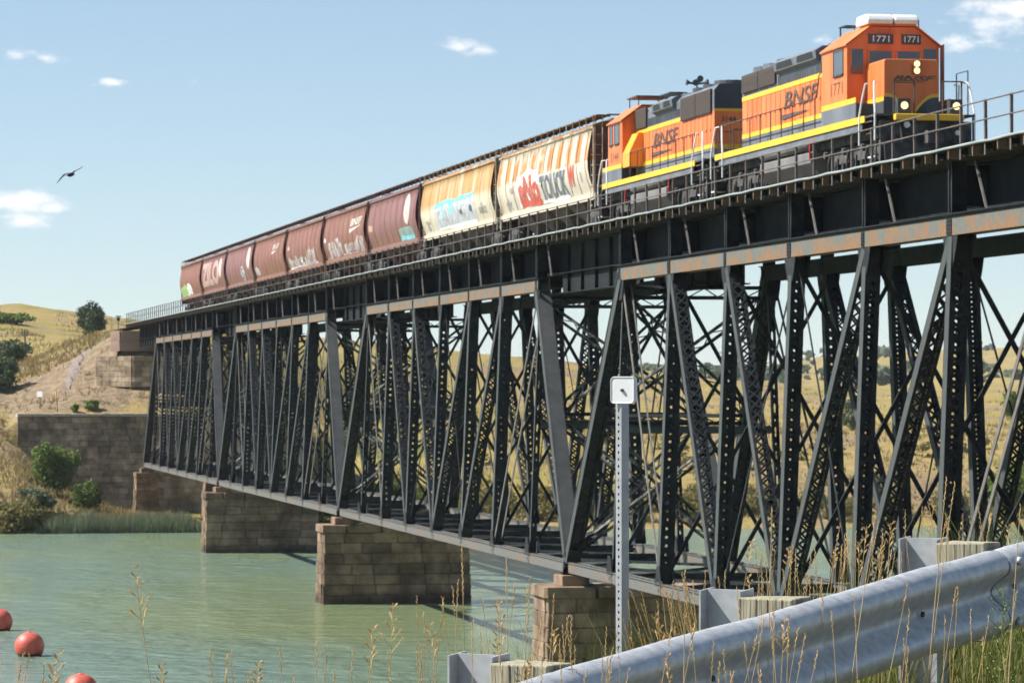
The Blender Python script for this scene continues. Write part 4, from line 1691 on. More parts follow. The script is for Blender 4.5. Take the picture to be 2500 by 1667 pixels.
    if lead_cab:
        for s in (-1, 1):
            MB().tube([(s * 1.5, 108.8, 3.5), (s * 1.5, 109.1, 3.45), (s * 1.5, 109.4, 2.72)], .022, 5).build('handrail', RAILW, r)
        m = MB()
        for x in (-.75, -.3, .3, .75):
            m.tube([(x, 122.9, 1.7), (x, 122.9, 2.7)], .03, 5)
        m.tube([(-.75, 122.9, 2.7), (.75, 122.9, 2.7)], .025, 5)
        m.build('rear_rails', RAILW, r)
    else:
        m = MB()
        for x in (-1.0, -.45, .45, 1.0):
            m.tube([(x, ya + .08, 1.7), (x, ya + .08, 2.7)], .03, 5)
        m.tube([(-1.0, ya + .08, 2.7), (-.45, ya + .08, 2.7)], .025, 5)
        m.tube([(.45, ya + .08, 2.7), (1.0, ya + .08, 2.7)], .025, 5)
        m.build('end_rails', RAILW, r)
    return r


locomotive('leading orange locomotive 1771 with lit headlamps and white roof units', 100, True)
locomotive('second orange locomotive 3144, coupled between the leading unit and the pale hoppers', 124, False)

# ---------------------------------------------------------------- covered hoppers
PROF = [(1.24, 1.40), (1.52, 1.44), (1.54, 1.38), (1.80, 1.46), (2.15, 1.58), (2.55, 1.66), (2.95, 1.67), (3.35, 1.62), (3.75, 1.55), (4.10, 1.48), (4.12, 1.50), (4.36, 1.47)]
PZ, PX = np.array([p[0] for p in PROF]), np.array([p[1] for p in PROF])


def side_x(z):
    return -float(np.interp(z, PZ, PX))


def hopper_paint(name, base, alt, rust, mode):
    m = bpy.data.materials.new(name)
    n, l = nodes_of(m)
    b = n['Principled BSDF']
    b.inputs['Roughness'].default_value = .62
    b.inputs['Specular IOR Level'].default_value = .3
    tc = n.new('ShaderNodeTexCoord')
    sx = n.new('ShaderNodeSeparateXYZ')
    l.new(tc.outputs['Object'], sx.inputs[0])
    def noise(sc, st):
        mp = n.new('ShaderNodeMapping')
        mp.inputs['Scale'].default_value = st
        l.new(tc.outputs['Object'], mp.inputs['Vector'])
        t = n.new('ShaderNodeTexNoise')
        t.inputs['Scale'].default_value = sc
        t.inputs['Detail'].default_value = 7
        t.inputs['Roughness'].default_value = .62
        l.new(mp.outputs['Vector'], t.inputs['Vector'])
        return t.outputs['Fac']
    def mr(v, a, b_, c=0., d=1., sm=True):
        t = n.new('ShaderNodeMapRange')
        if sm:
            t.interpolation_type = 'SMOOTHSTEP'
        for k, q in zip(('From Min', 'From Max', 'To Min', 'To Max'), (a, b_, c, d)):
            t.inputs[k].default_value = q
        l.new(v, t.inputs['Value'])
        return t.outputs[0]
    def op(o, a, b_):
        t = n.new('ShaderNodeMath')
        t.operation = o
        for i, q in enumerate((a, b_)):
            if isinstance(q, (int, float)):
                t.inputs[i].default_value = q
            else:
                l.new(q, t.inputs[i])
        return t.outputs[0]
    def mix(f, a, b_):
        t = n.new('ShaderNodeMix')
        t.data_type = 'RGBA'
        l.new(f, t.inputs['Factor'])
        for k, q in (('A', a), ('B', b_)):
            if isinstance(q, tuple):
                t.inputs[k].default_value = (*q, 1)
            else:
                l.new(q, t.inputs[k])
        return t.outputs['Result']
    z, y = sx.outputs['Z'], sx.outputs['Y']
    streak = noise(1.0, (.3, 1.6, .12))
    cloud = noise(.9, (1, 1, 1))
    col = mix(mr(cloud, .35, .65), base, alt)
    if mode == 'panel':            # rust where bare panels stand between the ribs, stopping at a weld line
        w = op('SINE', op('MULTIPLY', y, 2 * math.pi / 1.95), 0)
        band = op('MULTIPLY', mr(z, 2.86, 2.92), mr(z, 4.25, 3.75))
        f = op('MULTIPLY', op('MULTIPLY', mr(op('ADD', w, op('MULTIPLY', cloud, 1.2)), .0, .8), band), mr(noise(.5, (.5, 1.0, 1.6)), .30, .54))
        col = mix(f, col, mix(mr(streak, .4, .6), rust, tuple(min(1, q * 1.5) for q in rust)))
        f2 = mr(op('ADD', streak, op('MULTIPLY', mr(z, 4.1, 4.3), .35)), .62, .82)
        col = mix(f2, col, (.30, .14, .05))
        f3 = op('MULTIPLY', mr(noise(2.5, (1, 1, 1)), .55, .75), .35)
        col = mix(f3, col, (.52, .44, .33))
    elif mode == 'streak':         # general rust wash over the upper half
        band = mr(z, 2.55, 3.1)
        f = op('MULTIPLY', band, mr(streak, .22, .58))
        col = mix(f, col, rust)
        f2 = mr(op('ADD', streak, op('MULTIPLY', mr(z, 3.9, 4.3), .3)), .66, .86)
        col = mix(f2, col, (.34, .17, .07))
        col = mix(op('MULTIPLY', mr(noise(2.0, (1, 1, .6)), .52, .75), .4), col, (.50, .43, .34))
    else:                          # faded oxide red, dirt and dust streaks low down
        col = mix(op('MULTIPLY', mr(streak, .45, .7), .5), col, tuple(q * 1.25 for q in base))
        low = mr(z, 2.7, 1.7)
        f = op('MULTIPLY', low, mr(streak, .38, .66))
        col = mix(f, col, rust)
        col = mix(op('MULTIPLY', mr(z, 4.06, 4.12), .45), col, tuple(q * .62 for q in base))
    l.new(col, b.inputs['Base Color'])
    return m


CREAM_A = hopper_paint('cream_paint_rust_panels', (.55, .48, .37), (.60, .54, .43), (.36, .155, .045), 'panel')
CREAM_B = hopper_paint('cream_paint_rust_wash', (.55, .48, .35), (.60, .54, .42), (.44, .245, .085), 'streak')
RED_A = hopper_paint('oxide_red_paint', (.20, .092, .068), (.25, .12, .092), (.25, .14, .08), 'red')
RED_B = hopper_paint('mauve_oxide_paint', (.195, .095, .088), (.24, .122, .115), (.235, .13, .075), 'red')
ENDDARK = mat('dark_car_end', (.075, .05, .04), (.13, .085, .065), 1.5, .85)  # car ends and roofs darker brown than the cream sides
ENDRED = mat('red_car_end', (.085, .035, .03), (.14, .06, .05), 1.5, .85)
HOPB = mat('hopper_bottom', (.14, .125, .11), (.24, .21, .18), 1.4, .85)
HOPB_R = mat('red_hopper_bottom', (.10, .06, .05), (.18, .11, .09), 1.4, .85)


def hopper(label, y0, L, paint, endm, lowm, ribs, deco, group):
    """covered hopper, near end at world Y = y0, body length L"""
    r = empty('hopper_car', (XC, y0, RT), label, 'hopper car', group)
    # shell: curved sides, ends sloping in towards the sills
    n = 13
    zs = sorted(set([p[0] for p in PROF]))
    m = MB()
    def endy(z):                       # how far the body end sits in from the sill end
        return float(np.interp(z, [1.5, 2.0, 2.6, 3.3, 4.36], [1.25, .95, .55, .25, .12]))
    cols = [PROF[2:]]
    prof = PROF[2:]
    vs, fs = [], []
    ny = 15
    for s in (-1, 1):
        b0 = len(vs)
        for j in range(ny):
            for (z, x) in prof:
                e = .35 if z < 4.3 else .3
                t = j / (ny - 1)
                vs.append((s * x, e + (L - 2 * e) * t, z))
        q = len(prof)
        for j in range(ny - 1):
            for i in range(q - 1):
                a = b0 + j * q + i
                fs.append((a, a + 1, a + q + 1, a + q))
    m.add(vs, fs)
    body = m.build('body', paint, r, True)
    q = len(prof)
    for j, sg in ((0, -1), (ny - 1, 1)):
        m = MB()
        lft = [Vector(vs[j * q + i]) + Vector((.02, -sg * .02, 0)) for i in range(q)]
        rgt = [Vector(vs[ny * q + j * q + i]) + Vector((-.02, -sg * .02, 0)) for i in range(q)]
        # end sheet recessed more towards the bottom (slope sheet)
        for P in (lft, rgt):
            for v in P:
                v.y += -sg * (endy(v.z) - .1) * .9
        m.add(lft + rgt, [(i, i + 1, q + i + 1, q + i) for i in range(q - 1)])
        m.build('end_sheet', endm, r)
    # roof and running boards
    m = MB()
    m.prism([(-1.47, 4.36), (1.47, 4.36), (1.1, 4.50), (.5, 4.58), (-.5, 4.58), (-1.1, 4.50)], 'y', .3, L - .3)
    m.build('roof', endm, r)
    m = MB()
    m.box(-.5, .5, .9, L - .9, 4.585, 4.70)
    m.build('hatch_trough', endm, r)
    for s in (-1, 1):
        m = MB()
        m.box(s * 1.02 - .32, s * 1.02 + .32, .1, L - .1, 4.745, 4.79)
        rb = m.build('running_board', mat('galvanised_grating', (.10, .085, .08), (.17, .15, .14), 3, .8), r)
        k = int(L / 1.35)
        for i in range(k + 1):
            m = MB()
            y = .3 + (L - .6) * i / k
            m.box(s * 1.43 - .012, s * 1.43 + .012, y - .03, y + .03, 4.30, 4.78)
            m.box(min(s * .7, s * 1.43), max(s * .7, s * 1.43), y - .02, y + .02, 4.70, 4.74)
            m.build('board_bracket', paint, rb)
    # top chord and sill
    for s in (-1, 1):
        MB().tube([(s * 1.485, .2, 4.22), (s * 1.485, L - .2, 4.22)], .075, 8).build('top_sill', paint, r, True)
        m = MB()
        m.box(s * 1.40 - .05, s * 1.40 + .05, -.15, L + .15, 1.24, 1.52)
        m.build('side_sill', paint, r)
        if ribs:
            for i in range(12 if ribs == 1 else (9 if s < 0 else 0)):
                y = .8 + (L - 1.6) * i / (11 if ribs == 1 else 8)
                m = MB()
                pts = [(s * (-side_x(z) + .012), y, z) for z in (1.6, 2.15, 2.6, 3.0, 3.4, 3.9, 4.15)]
                m.tube(pts, .028 if ribs == 1 else .009, 4)
                m.build('rib', paint, r)
    # outlet hoppers
    k = 3 if L < 19.5 else 4
    for i in range(k):
        m = MB()
        yc = L * (i + .5 + .0) / k if k > 3 else L * (.2 + .3 * i)
        yc = 2.9 + (L - 5.8) * (i + .5) / k
        hl = (L - 5.8) / k * .5
        m.add([(-1.36, yc - hl, 1.42), (1.36, yc - hl, 1.42), (1.36, yc + hl, 1.42), (-1.36, yc + hl, 1.42), (-.55, yc - .35, .42), (.55, yc - .35, .42), (.55, yc + .35, .42), (-.55, yc + .35, .42)], MB.BF)
        m.box(-.75, .75, yc - .45, yc + .45, .30, .42)
        m.build('outlet_hopper', lowm, r)
    m = MB()
    m.box(-.35, .35, -.5, L + .5, .78, 1.15)
    for e in (0, 1):
        ye = -.25 if e == 0 else L + .1
        m.box(-1.42, 1.42, ye, ye + .15, .95, 1.35)
        m.box(-.2, .2, ye - .5, ye + .6, .75, 1.1)
    m.build('center_sill', GRIME, r)
    # corner posts, ladders and platform at each end
    for e in (0, 1):
        ye = .02 if e == 0 else L - .02
        sg = 1 if e == 0 else -1
        for s in (-1, 1):
            MB().box(s * 1.46 - .04, s * 1.46 + .04, ye - .04, ye + .04, 1.25, 4.36).build('corner_post', paint if e == 0 else endm, r)
            m = MB()
            for x in (s * 1.1, s * 1.42):
                m.tube([(x, ye - sg * .03, .9), (x, ye - sg * .03, 4.7)], .02, 5)
            for q_ in range(9):
                m.tube([(s * 1.1, ye - sg * .03, 1.0 + q_ * .42), (s * 1.42, ye - sg * .03, 1.0 + q_ * .42)], .016, 4)
            for q_ in range(6):
                m.tube([(s * 1.50, ye + sg * .06, 1.0 + q_ * .42), (s * 1.50, ye + sg * .45, 1.0 + q_ * .42)], .016, 4)
            m.tube([(s * 1.50, ye + sg * .45, .8), (s * 1.50, ye + sg * .45, 3.4)], .02, 5)
            m.build('ladder', paint, r)
        m = MB()
        m.box(-1.4, 1.4, min(ye, ye + sg * 1.4), max(ye, ye + sg * 1.4), 1.36, 1.40)
        m.build('end_platform', endm, r)
        MB().box(-.9, .9, min(ye, ye + sg * .6), max(ye, ye + sg * .6), 4.79, 4.82).build('end_running_board', mat('pale_grating', (.35, .36, .36), (.5, .5, .5), 4, .6), r)
    truck(r, 1.75, 1)
    truck(r, L - 1.75, 1)
    for fn in deco:
        fn(r, L)
    return r


CUTS = {}


def deco_text(body, ya, yb, z0, z1, fill, line=None, ly=0.0, bold=.02, lb=.09, shear=0.0, name='painted_lettering'):
    """lettering painted on the near side; ya/yb world Y of its left and right ends"""
    def fn(r, L):
        y0 = r.location.y
        h, w = z1 - z0, ya - yb
        cuts = [c - z0 for c in PZ if z0 < c < z1]
        if line:
            me = text_mesh(body, w * 1.05, h * 1.10, shear, bold=lb)
            place_letters('painted_outline', me, lambda u, v: Vector((side_x(z0 - h * .05 + v) - .012, ya - y0 + w * .025 - u, z0 - h * .05 + v)), line, r, [c - (z0 - h * .05) for c in PZ if z0 - h * .05 < c < z1 + h * .05])
        me = text_mesh(body, w, h, shear, bold=bold)
        place_letters(name, me, lambda u, v: Vector((side_x(z0 + v) - .020, ya - y0 - u, z0 + v)), fill, r, cuts)
    return fn


def deco_patch(pts, m, name='painted_patch', d=.008, jit=0.0, seed=1):
    """painted area: list of (worldY, z) polygon corners on the near side"""
    def fn(r, L):
        y0 = r.location.y
        rr = random.Random(seed)
        P = []
        for i in range(len(pts)):
            a, b = pts[i], pts[(i + 1) % len(pts)]
            for k in range(4 if jit else 1):
                t = k / 4
                P.append((a[0] + (b[0] - a[0]) * t + rr.uniform(-jit, jit), a[1] + (b[1] - a[1]) * t + rr.uniform(-jit, jit) * .6))
        bm = bmesh.new()
        f = bm.faces.new([bm.verts.new((p[0] - y0, p[1], 0)) for p in P])
        for c in PZ:
            bmesh.ops.bisect_plane(bm, geom=list(bm.verts) + list(bm.edges) + list(bm.faces), plane_co=(0, float(c), 0), plane_no=(0, 1, 0))
        for v in bm.verts:
            v.co = Vector((side_x(v.co.y) - d, v.co.x, v.co.y))
        me = bpy.data.meshes.new(name)
        bm.to_mesh(me)
        bm.free()
        link(name, me, m, r)
    return fn


def lens(yc, hw, z0, z1, k=.0):
    out = []
    for i in range(20):
        t = 2 * math.pi * i / 20
        out.append((yc + hw * math.cos(t), (z0 + z1) / 2 + (z1 - z0) / 2 * math.sin(t)))
    return out


G_RED = mat('red_spray', (.55, .06, .03), (.66, .14, .09), 2.5, .6)
G_PINK = mat('pale_spray', (.66, .45, .36), (.72, .55, .46), 2, .6)
G_DARK = mat('dark_spray', (.06, .085, .10), (.20, .19, .17), 1.4, .6)
G_GREY = mat('grey_spray', (.40, .42, .44), (.60, .61, .62), 2.2, .6)
G_CYAN = mat('cyan_spray', (.12, .50, .55), (.30, .62, .64), 2, .6)
G_WHITE = mat('white_spray', (.64, .66, .67), (.78, .78, .76), 2, .6)
G_ROSE = mat('rose_spray', (.40, .24, .20), (.50, .33, .28), 2, .6)
G_GREEN = mat('green_spray', (.20, .42, .10), (.35, .55, .22), 1.5, .6)
G_TAG = mat('faint_marker', (.30, .28, .27), (.5, .46, .42), 3, .7)
G_MIX = mat('weathered_white_spray', (.24, .13, .11), (.52, .51, .49), 1.6, .65, lo=.40, hi=.6)
OFFW = mat('off_white_logo', (.52, .47, .41), (.58, .53, .47), 2, .6)

HG = 'covered hoppers in the train'
hopper('cream hopper with rust-brown panels and red and black graffiti, coupled behind the locomotives', 143.15, 20.9, CREAM_A, ENDDARK, HOPB, 1, [
    deco_patch([(158.9, 1.6), (153.9, 1.6), (153.8, 3.15), (156.2, 3.3), (158.8, 3.05)], G_WHITE, jit=.12, seed=2),
    deco_text('aNo', 158.6, 153.9, 1.68, 3.02, G_RED, None, bold=.07),
    deco_text('aNo', 158.3, 154.2, 1.95, 2.85, G_PINK, None, bold=-.005, name='painted_fill'),
    deco_patch([(158.5, 1.6), (153.8, 1.58), (154.0, 1.85), (157.0, 1.95), (158.6, 1.9)], G_RED, jit=.1, seed=5, d=.022),
    deco_text('TOUCK', 153.6, 147.9, 1.66, 2.80, G_DARK, G_GREY, bold=.04, lb=.11),
    deco_patch([(153.9, 1.56), (147.9, 1.56), (148.2, 1.72), (153.6, 1.70)], G_WHITE, jit=.06, seed=8, d=.024),
    deco_text('W', 147.6, 146.2, 2.0, 2.85, G_RED, G_ROSE, bold=.05),
    deco_text('uj', 160.6, 159.6, 2.3, 2.75, G_TAG), deco_text('sk', 162.0, 160.6, 1.7, 2.2, G_TAG), deco_text('i', 145.2, 144.9, 2.1, 2.5, G_TAG, bold=.05)], HG)
hopper('cream hopper washed with orange rust and a grey and cyan graffiti panel', 165.0, 20.9, CREAM_B, ENDDARK, HOPB, 2, [
    deco_patch([(181.3, 1.6), (169.8, 1.6), (169.9, 2.95), (173.6, 2.95), (174.2, 2.8), (177.5, 2.92), (181.2, 2.75)], G_GREY, jit=.08, seed=11),
    deco_patch([(181.4, 2.70), (178.0, 2.85), (174.0, 2.75), (169.9, 2.88), (169.8, 3.05), (173.8, 3.02), (174.4, 2.9), (177.6, 3.05), (181.3, 2.88)], G_CYAN, jit=.05, seed=12, d=.018),
    deco_text('OWER', 180.8, 170.2, 1.68, 2.75, mat('mid_grey_spray', (.42, .44, .46), (.52, .53, .55), 2, .6), G_GREY, bold=.02, lb=.06),
    deco_patch([(179.0, 2.1), (178.6, 2.1), (178.5, 2.8), (178.9, 2.8)], G_CYAN, d=.024, jit=.04, seed=3), deco_patch([(177.0, 2.3), (175.8, 2.2), (175.9, 2.85), (176.9, 2.9)], G_CYAN, d=.024, jit=.1, seed=4),
    deco_patch(lens(173.7, .45, 2.10, 2.35), G_DARK, d=.027), deco_patch(lens(171.0, .40, 2.12, 2.45), G_DARK, d=.027),
    deco_patch([(181.0, 1.55), (170.0, 1.55), (170.2, 1.70), (180.8, 1.68)], G_WHITE, jit=.05, seed=13, d=.029),
    deco_text('mkz', 168.9, 167.0, 1.9, 2.4, G_TAG), deco_text('oi', 184.3, 183.0, 2.0, 2.3, G_TAG), deco_text('8', 184.2, 183.3, 1.7, 1.95, G_TAG)], HG)
Y1, PT, LB = 187.0, 18.72, 17.7
reds = [
    ('mauve-brown hopper with a tall white oval and a teal patch, next to the cream hoppers', RED_B, [
        deco_patch(lens(190.3, .95, 2.35, 4.02), OFFW), deco_text('is', 190.6, 189.9, 2.9, 3.1, G_TAG, name='logo_print'),
        deco_patch([(193.4, 1.56), (188.9, 1.56), (188.9, 2.1), (190.0, 2.28), (193.5, 2.15)], mat('teal_spray', (.20, .30, .27), (.28, .38, .33), 2, .6), jit=.1, seed=21),
        deco_patch([(193.3, 1.55), (188.9, 1.55), (188.8, 1.75), (193.0, 1.80)], G_CYAN, jit=.05, seed=22, d=.014),
        deco_patch([(204.0, 2.5), (202.6, 2.5), (202.6, 2.85), (204.0, 2.85)], mat('tan_mark', (.45, .28, .16), (.5, .32, .2), 3, .7), jit=.08, seed=23)]),
    ('oxide red hopper with large white lettering logo and low white graffiti', RED_A, [
        deco_text('BNSF', 211.6, 207.0, 3.18, 3.62, OFFW, None, bold=.03, shear=.3), deco_patch([(211.8, 2.78), (207.5, 3.08), (207.5, 3.12), (211.8, 3.02)], OFFW),
        deco_patch([(221.2, 1.62), (215.8, 1.62), (215.6, 2.4), (217.2, 2.75), (219.0, 2.45), (221.3, 2.5)], G_MIX, jit=.25, seed=31), deco_patch([(214.6, 1.65), (207.0, 1.65), (206.8, 2.3), (208.6, 2.65), (211, 2.1), (214.6, 2.2)], G_MIX, jit=.22, seed=32),
        deco_patch(lens(222.4, .35, 2.6, 2.9), G_WHITE), deco_patch([(222.6, 1.55), (206.6, 1.55), (206.6, 1.66), (222.6, 1.66)], G_MIX, jit=.06, seed=35)]),
    ('oxide red hopper with silvery white scrawl along its lower side', RED_A, [
        deco_text('inkt', 240.8, 233.5, 1.62, 2.35, G_MIX, None, bold=.05), deco_patch([(233.4, 1.62), (228.0, 1.62), (227.9, 2.5), (229.6, 2.62), (232.8, 2.2)], G_MIX, jit=.25, seed=44), deco_patch([(241.0, 1.54), (227.4, 1.54), (227.4, 1.68), (241.0, 1.66)], G_WHITE, jit=.06, seed=41),
        deco_patch([(240.9, 2.85), (239.9, 2.85), (239.9, 3.1), (240.9, 3.1)], G_MIX, jit=.05, seed=42)]),
    ('oxide red hopper with a small white logo high at its near end', RED_A, [
        deco_text('BNSF', 249.6, 246.0, 3.22, 3.58, OFFW, None, bold=.02, shear=.3), deco_patch([(249.9, 2.9), (247.4, 3.1), (247.4, 3.14), (249.9, 3.08)], OFFW),
        deco_patch([(260.4, 1.7), (257.8, 1.7), (257.8, 2.2), (260.4, 2.3)], G_MIX, jit=.2, seed=51)]),
    ('mauve-brown hopper with a narrow white oval and a grey scribble', RED_B, [
        deco_patch(lens(264.4, 1.0, 2.35, 4.02), OFFW), deco_patch(lens(268.3, 1.1, 1.6, 2.7), G_GREY), deco_text('S', 269.0, 267.6, 1.7, 2.6, G_DARK, bold=.02)]),
    ('mauve-brown hopper almost covered by tall pale pink letters', RED_B, [
        deco_text('ZILO', 297.6, 284.6, 1.85, 3.85, G_ROSE, None, bold=.05), deco_patch(lens(283.6, .95, 2.3, 3.9), OFFW, d=.024)]),
    ('last oxide red hopper, with a green and white patch at its far corner', RED_A, [
        deco_patch([(316.0, 1.56), (310.6, 1.56), (310.9, 2.35), (312.5, 2.5), (316.0, 2.35)], G_GREEN, jit=.2, seed=61), deco_patch([(311.0, 1.56), (307.0, 1.56), (307.3, 2.4), (309.6, 2.6), (311.0, 2.3)], G_WHITE, jit=.25, seed=62)])]
for i, (lab, paint, deco) in enumerate(reds):
    hopper(lab, Y1 + PT * i, LB, paint, ENDRED, HOPB_R, 2, deco, HG)
# ---------------------------------------------------------------- guardrail in the foreground
GALV = mat('galvanised_steel', (.36, .37, .38), (.58, .59, .60), 22, .46, metal=.35, bump=.0012, bscale=60, lo=.3, hi=.7, stretch=(1, 1, 1))
GALV_P = mat('galvanised_post', (.34, .35, .36), (.46, .47, .48), 14, .5, metal=.3)
WOOD = mat('weathered_timber_block', (.16, .145, .105), (.36, .33, .24), 14, .9, bump=.006, bscale=30, stretch=(3, 3, .25), c3=(.31, .28, .19))
CRACK = mat('wood_crack', (.03, .025, .02), (.05, .04, .03), 3, .9)
BOLT = mat('dark_bolt', (.05, .04, .035), (.12, .09, .07), 8, .6)
SLOPE = .072
UPV = Vector((0, 0, 1))


def gpt(u, v, z):
    """guardrail frame: u along the rail, v from the road towards the river, z above the rail line"""
    p = RAIL_P + RAIL_D * u + RAIL_N * v
    return Vector((p.x, p.y, EZ - .81 + SLOPE * u + z))


PSPACE = 1.596
SPV = .2                                     # offset of the rail's back from the blocks' far edge
grail = empty('guardrail', gpt(0, 0, -.8), 'galvanised corrugated guardrail beam running up to the right', 'guardrail')
go = grail.location.copy()
prof = [(.000, .150), (.006, .1555), (.018, .157), (.034, .153), (.054, .143), (.071, .128), (.080, .112), (.083, .096), (.081, .082), (.074, .070), (.058, .057), (.030, .034), (.014, .020), (.007, .008), (.006, 0.0)]
prof = prof + [(a, -b) for a, b in prof[-2::-1]]


def beam_section(u0, u1, lift):
    m = MB()
    n = 24
    rows_ = []
    T = .004
    for i in range(n + 1):
        u = u0 + (u1 - u0) * i / n
        wob = .004 * math.sin(u * 3.1) + .003 * math.sin(u * 7.7 + 1)
        ring = [gpt(u, -(SPV * 0) - a - lift - wob * .6, -.178 + b + wob) - go for a, b in prof]
        ring2 = [gpt(u, -a - lift - wob * .6 + T, -.178 + b + wob) - go for a, b in prof]
        rows_.append(ring + ring2[::-1])
    k = len(rows_[0])
    vs = [p for r_ in rows_ for p in r_]
    fs = []
    for i in range(n):
        for j in range(k):
            a, b = i * k + j, i * k + (j + 1) % k
            fs.append((a, b, b + k, a + k))
    h_ = len(prof)
    for j in range(h_ - 1):                      # close the two sheet ends strip by strip
        fs.append((j, j + 1, k - 2 - j, k - 1 - j))
        fs.append((n * k + j, n * k + k - 1 - j, n * k + k - 2 - j, n * k + j + 1))
    m.add(vs, fs)
    return m.build('beam_section', GALV, grail, True)


uj = 2 * PSPACE + .20
beam_section(-4.0, uj + .16, .0)
beam_section(uj - .16, uj + 5.2, .006)
for (u, z) in ((uj - .10, .11), (uj + .10, .11), (uj - .1, -.115), (uj + .10, -.115), (uj + .02, .0), (0.09, 0), (PSPACE * .62, 0), (PSPACE * 1.62, .0), (PSPACE * 2.6, 0)):
    c = gpt(u, -.09 if abs(z) > .05 else -.02, -.178 + z) - go
    m = MB()
    br = 1.0 if abs(z) > .05 else .62
    m.tube([c, c - RAIL_N * .014 * br, c - RAIL_N * .018 * br], [.017 * br, .016 * br, .008 * br], 10)
    m.build('bolt', GALV if abs(z) > .05 else BOLT, grail, True)
for k in range(0, 3):
    u = k * PSPACE
    lab = {0: 'weathered timber block on steel post, lowest at the bottom edge of the frame', 1: 'middle timber guardrail block with its steel post, right of the reflector post', 2: 'highest timber guardrail block, near the right edge'}.get(k, 'timber guardrail block out of view along the rail')
    r = empty('guardrail_post', gpt(u, .1, -.85), lab, 'guardrail post', 'posts of the guardrail')
    o = r.location.copy()
    rr = random.Random(k + 50)
    # the wood block: 0.15 along the rail, 0.2 across
    bw = .15
    m = MB()
    top = .0 + rr.uniform(-.006, .006)
    vs = [gpt(u, .2, -.36), gpt(u + bw, .2, -.36), gpt(u + bw, .0, -.36), gpt(u, .0, -.36)]
    vs = [v - o for v in vs]
    tz = [gpt(u, .2, top), gpt(u + bw, .2, top + .004), gpt(u + bw, .0, top + .004), gpt(u, .0, top)]
    for v in tz:
        v.z = EZ - .81 + SLOPE * u + top + rr.uniform(-.004, .004)
    m.add(vs + [v - o for v in tz], MB.BF)
    blk = m.build('timber_block', WOOD, r, bevel=.006)
    for q in range(3 + k % 2):
        v0 = .035 + q * .05 + rr.uniform(-.012, .012)
        h = rr.uniform(.1, .3)
        wd = rr.uniform(.0012, .003)
        c = MB()
        p0 = gpt(u - .0015, v0, top - .004) - o
        p1 = gpt(u - .0015, v0 + rr.uniform(-.012, .012), top - h) - o
        e = RAIL_N * wd
        c.add([p0 - e, p0 + e, p1 + e * .3, p1 - e * .3], [(0, 1, 2, 3)])
        c.build('crack', CRACK, blk)
    # H-section steel post behind the block
    m = MB()
    th, fw, dp = .007, .10, .15
    u0 = u + bw / 2
    def slab(ua, ub, va, vb, z0, z1):
        P = [gpt(ua, va, z0), gpt(ub, va, z0), gpt(ub, vb, z0), gpt(ua, vb, z0), gpt(ua, va, z1), gpt(ub, va, z1), gpt(ub, vb, z1), gpt(ua, vb, z1)]
        m.add([p - o for p in P], MB.BF)
    slab(u0 - fw / 2, u0 + fw / 2, .205, .205 + th, -1.9, .012)
    slab(u0 - fw / 2, u0 + fw / 2, .205 + dp, .205 + dp + th, -1.9, .012)
    slab(u0 - th / 2, u0 + th / 2, .205 + th + .0005, .205 + dp - .0005, -1.9, .012)
    m.build('steel_post', GALV_P, r)
    m = MB()
    hp = gpt(u0 - fw / 2 - .002, .205 + .06, -.12) - o
    m.tube([hp, hp + RAIL_D * .004], .010, 10)

# ---------------------------------------------------------------- reflector post
PB = Vector((2.86, 12.60, 0))
zr0, zr1 = near_ground(PB.x, PB.y) - .3, EZ - .045
sp = empty('reflector_post', (PB.x, PB.y, near_ground(PB.x, PB.y)), 'thin perforated square steel post carrying two white square reflectors', 'reflector post')
SD = .0345
vdir = Vector((PB.x, PB.y, 0)).normalized()
ang = math.atan2(vdir.y, vdir.x)
# left face normal turned 52 degrees to the left of the line to the camera
n0 = -vdir
def rot(v, a):
    return Vector((v.x * math.cos(a) - v.y * math.sin(a), v.x * math.sin(a) + v.y * math.cos(a), 0))
nl = rot(n0, -R(52))
tl = rot(nl, -R(90))
if nl.dot(Vector((1, 0, 0))) > 0:
    nl = rot(n0, R(52))
    tl = rot(nl, R(90))
POSTM = mat('perforated_post_steel', (.30, .31, .32), (.38, .39, .40), 12, .5, metal=.35)
m = MB()
cell, hr = .0254, .0052
nh = 10
ncell = int((zr1 - zr0) / cell)
for f in range(4):
    nn = rot(nl, R(90) * f)
    tt = rot(nn, R(90))
    def P(s, z):
        return nn * (SD / 2) + tt * s + Vector((0, 0, z))
    for c in range(ncell):
        zc = zr1 - cell * (c + .5) - sp.location.z
        if f != 0 and nn.dot(n0) > 0:                # unpunched face turned to the right
            continue
        hole = [(hr * math.cos(2 * math.pi * k / nh), zc + hr * math.sin(2 * math.pi * k / nh)) for k in range(nh)]
        w, h = SD / 2, cell / 2
        outer = []
        for k in range(nh):
            t = 2 * math.pi * k / nh
            cx, cz = math.cos(t), math.sin(t)
            q = min(w / max(abs(cx), 1e-6), h / max(abs(cz), 1e-6))
            outer.append((q * cx, zc + q * cz))
        vs = [P(*a) for a in hole] + [P(*a) for a in outer]
        m.add(vs, [(k, (k + 1) % nh, nh + (k + 1) % nh, nh + k) for k in range(nh)])
        # corners of the cell
        for (ka, kb, cs) in ((0, 1, None),):
            pass
        crn = [P(w, zc + h), P(-w, zc + h), P(-w, zc - h), P(w, zc - h)]
        angs = [math.atan2(h, w), math.pi - math.atan2(h, w), math.pi + math.atan2(h, w), 2 * math.pi - math.atan2(h, w)]
        for cpt, a in zip(crn, angs):
            k0 = int(a / (2 * math.pi / nh)) % nh
            m.add([vs[nh + k0], cpt, vs[nh + (k0 + 1) % nh]], [(0, 1, 2)])
pst = m.build('post', POSTM, sp)
m = MB()
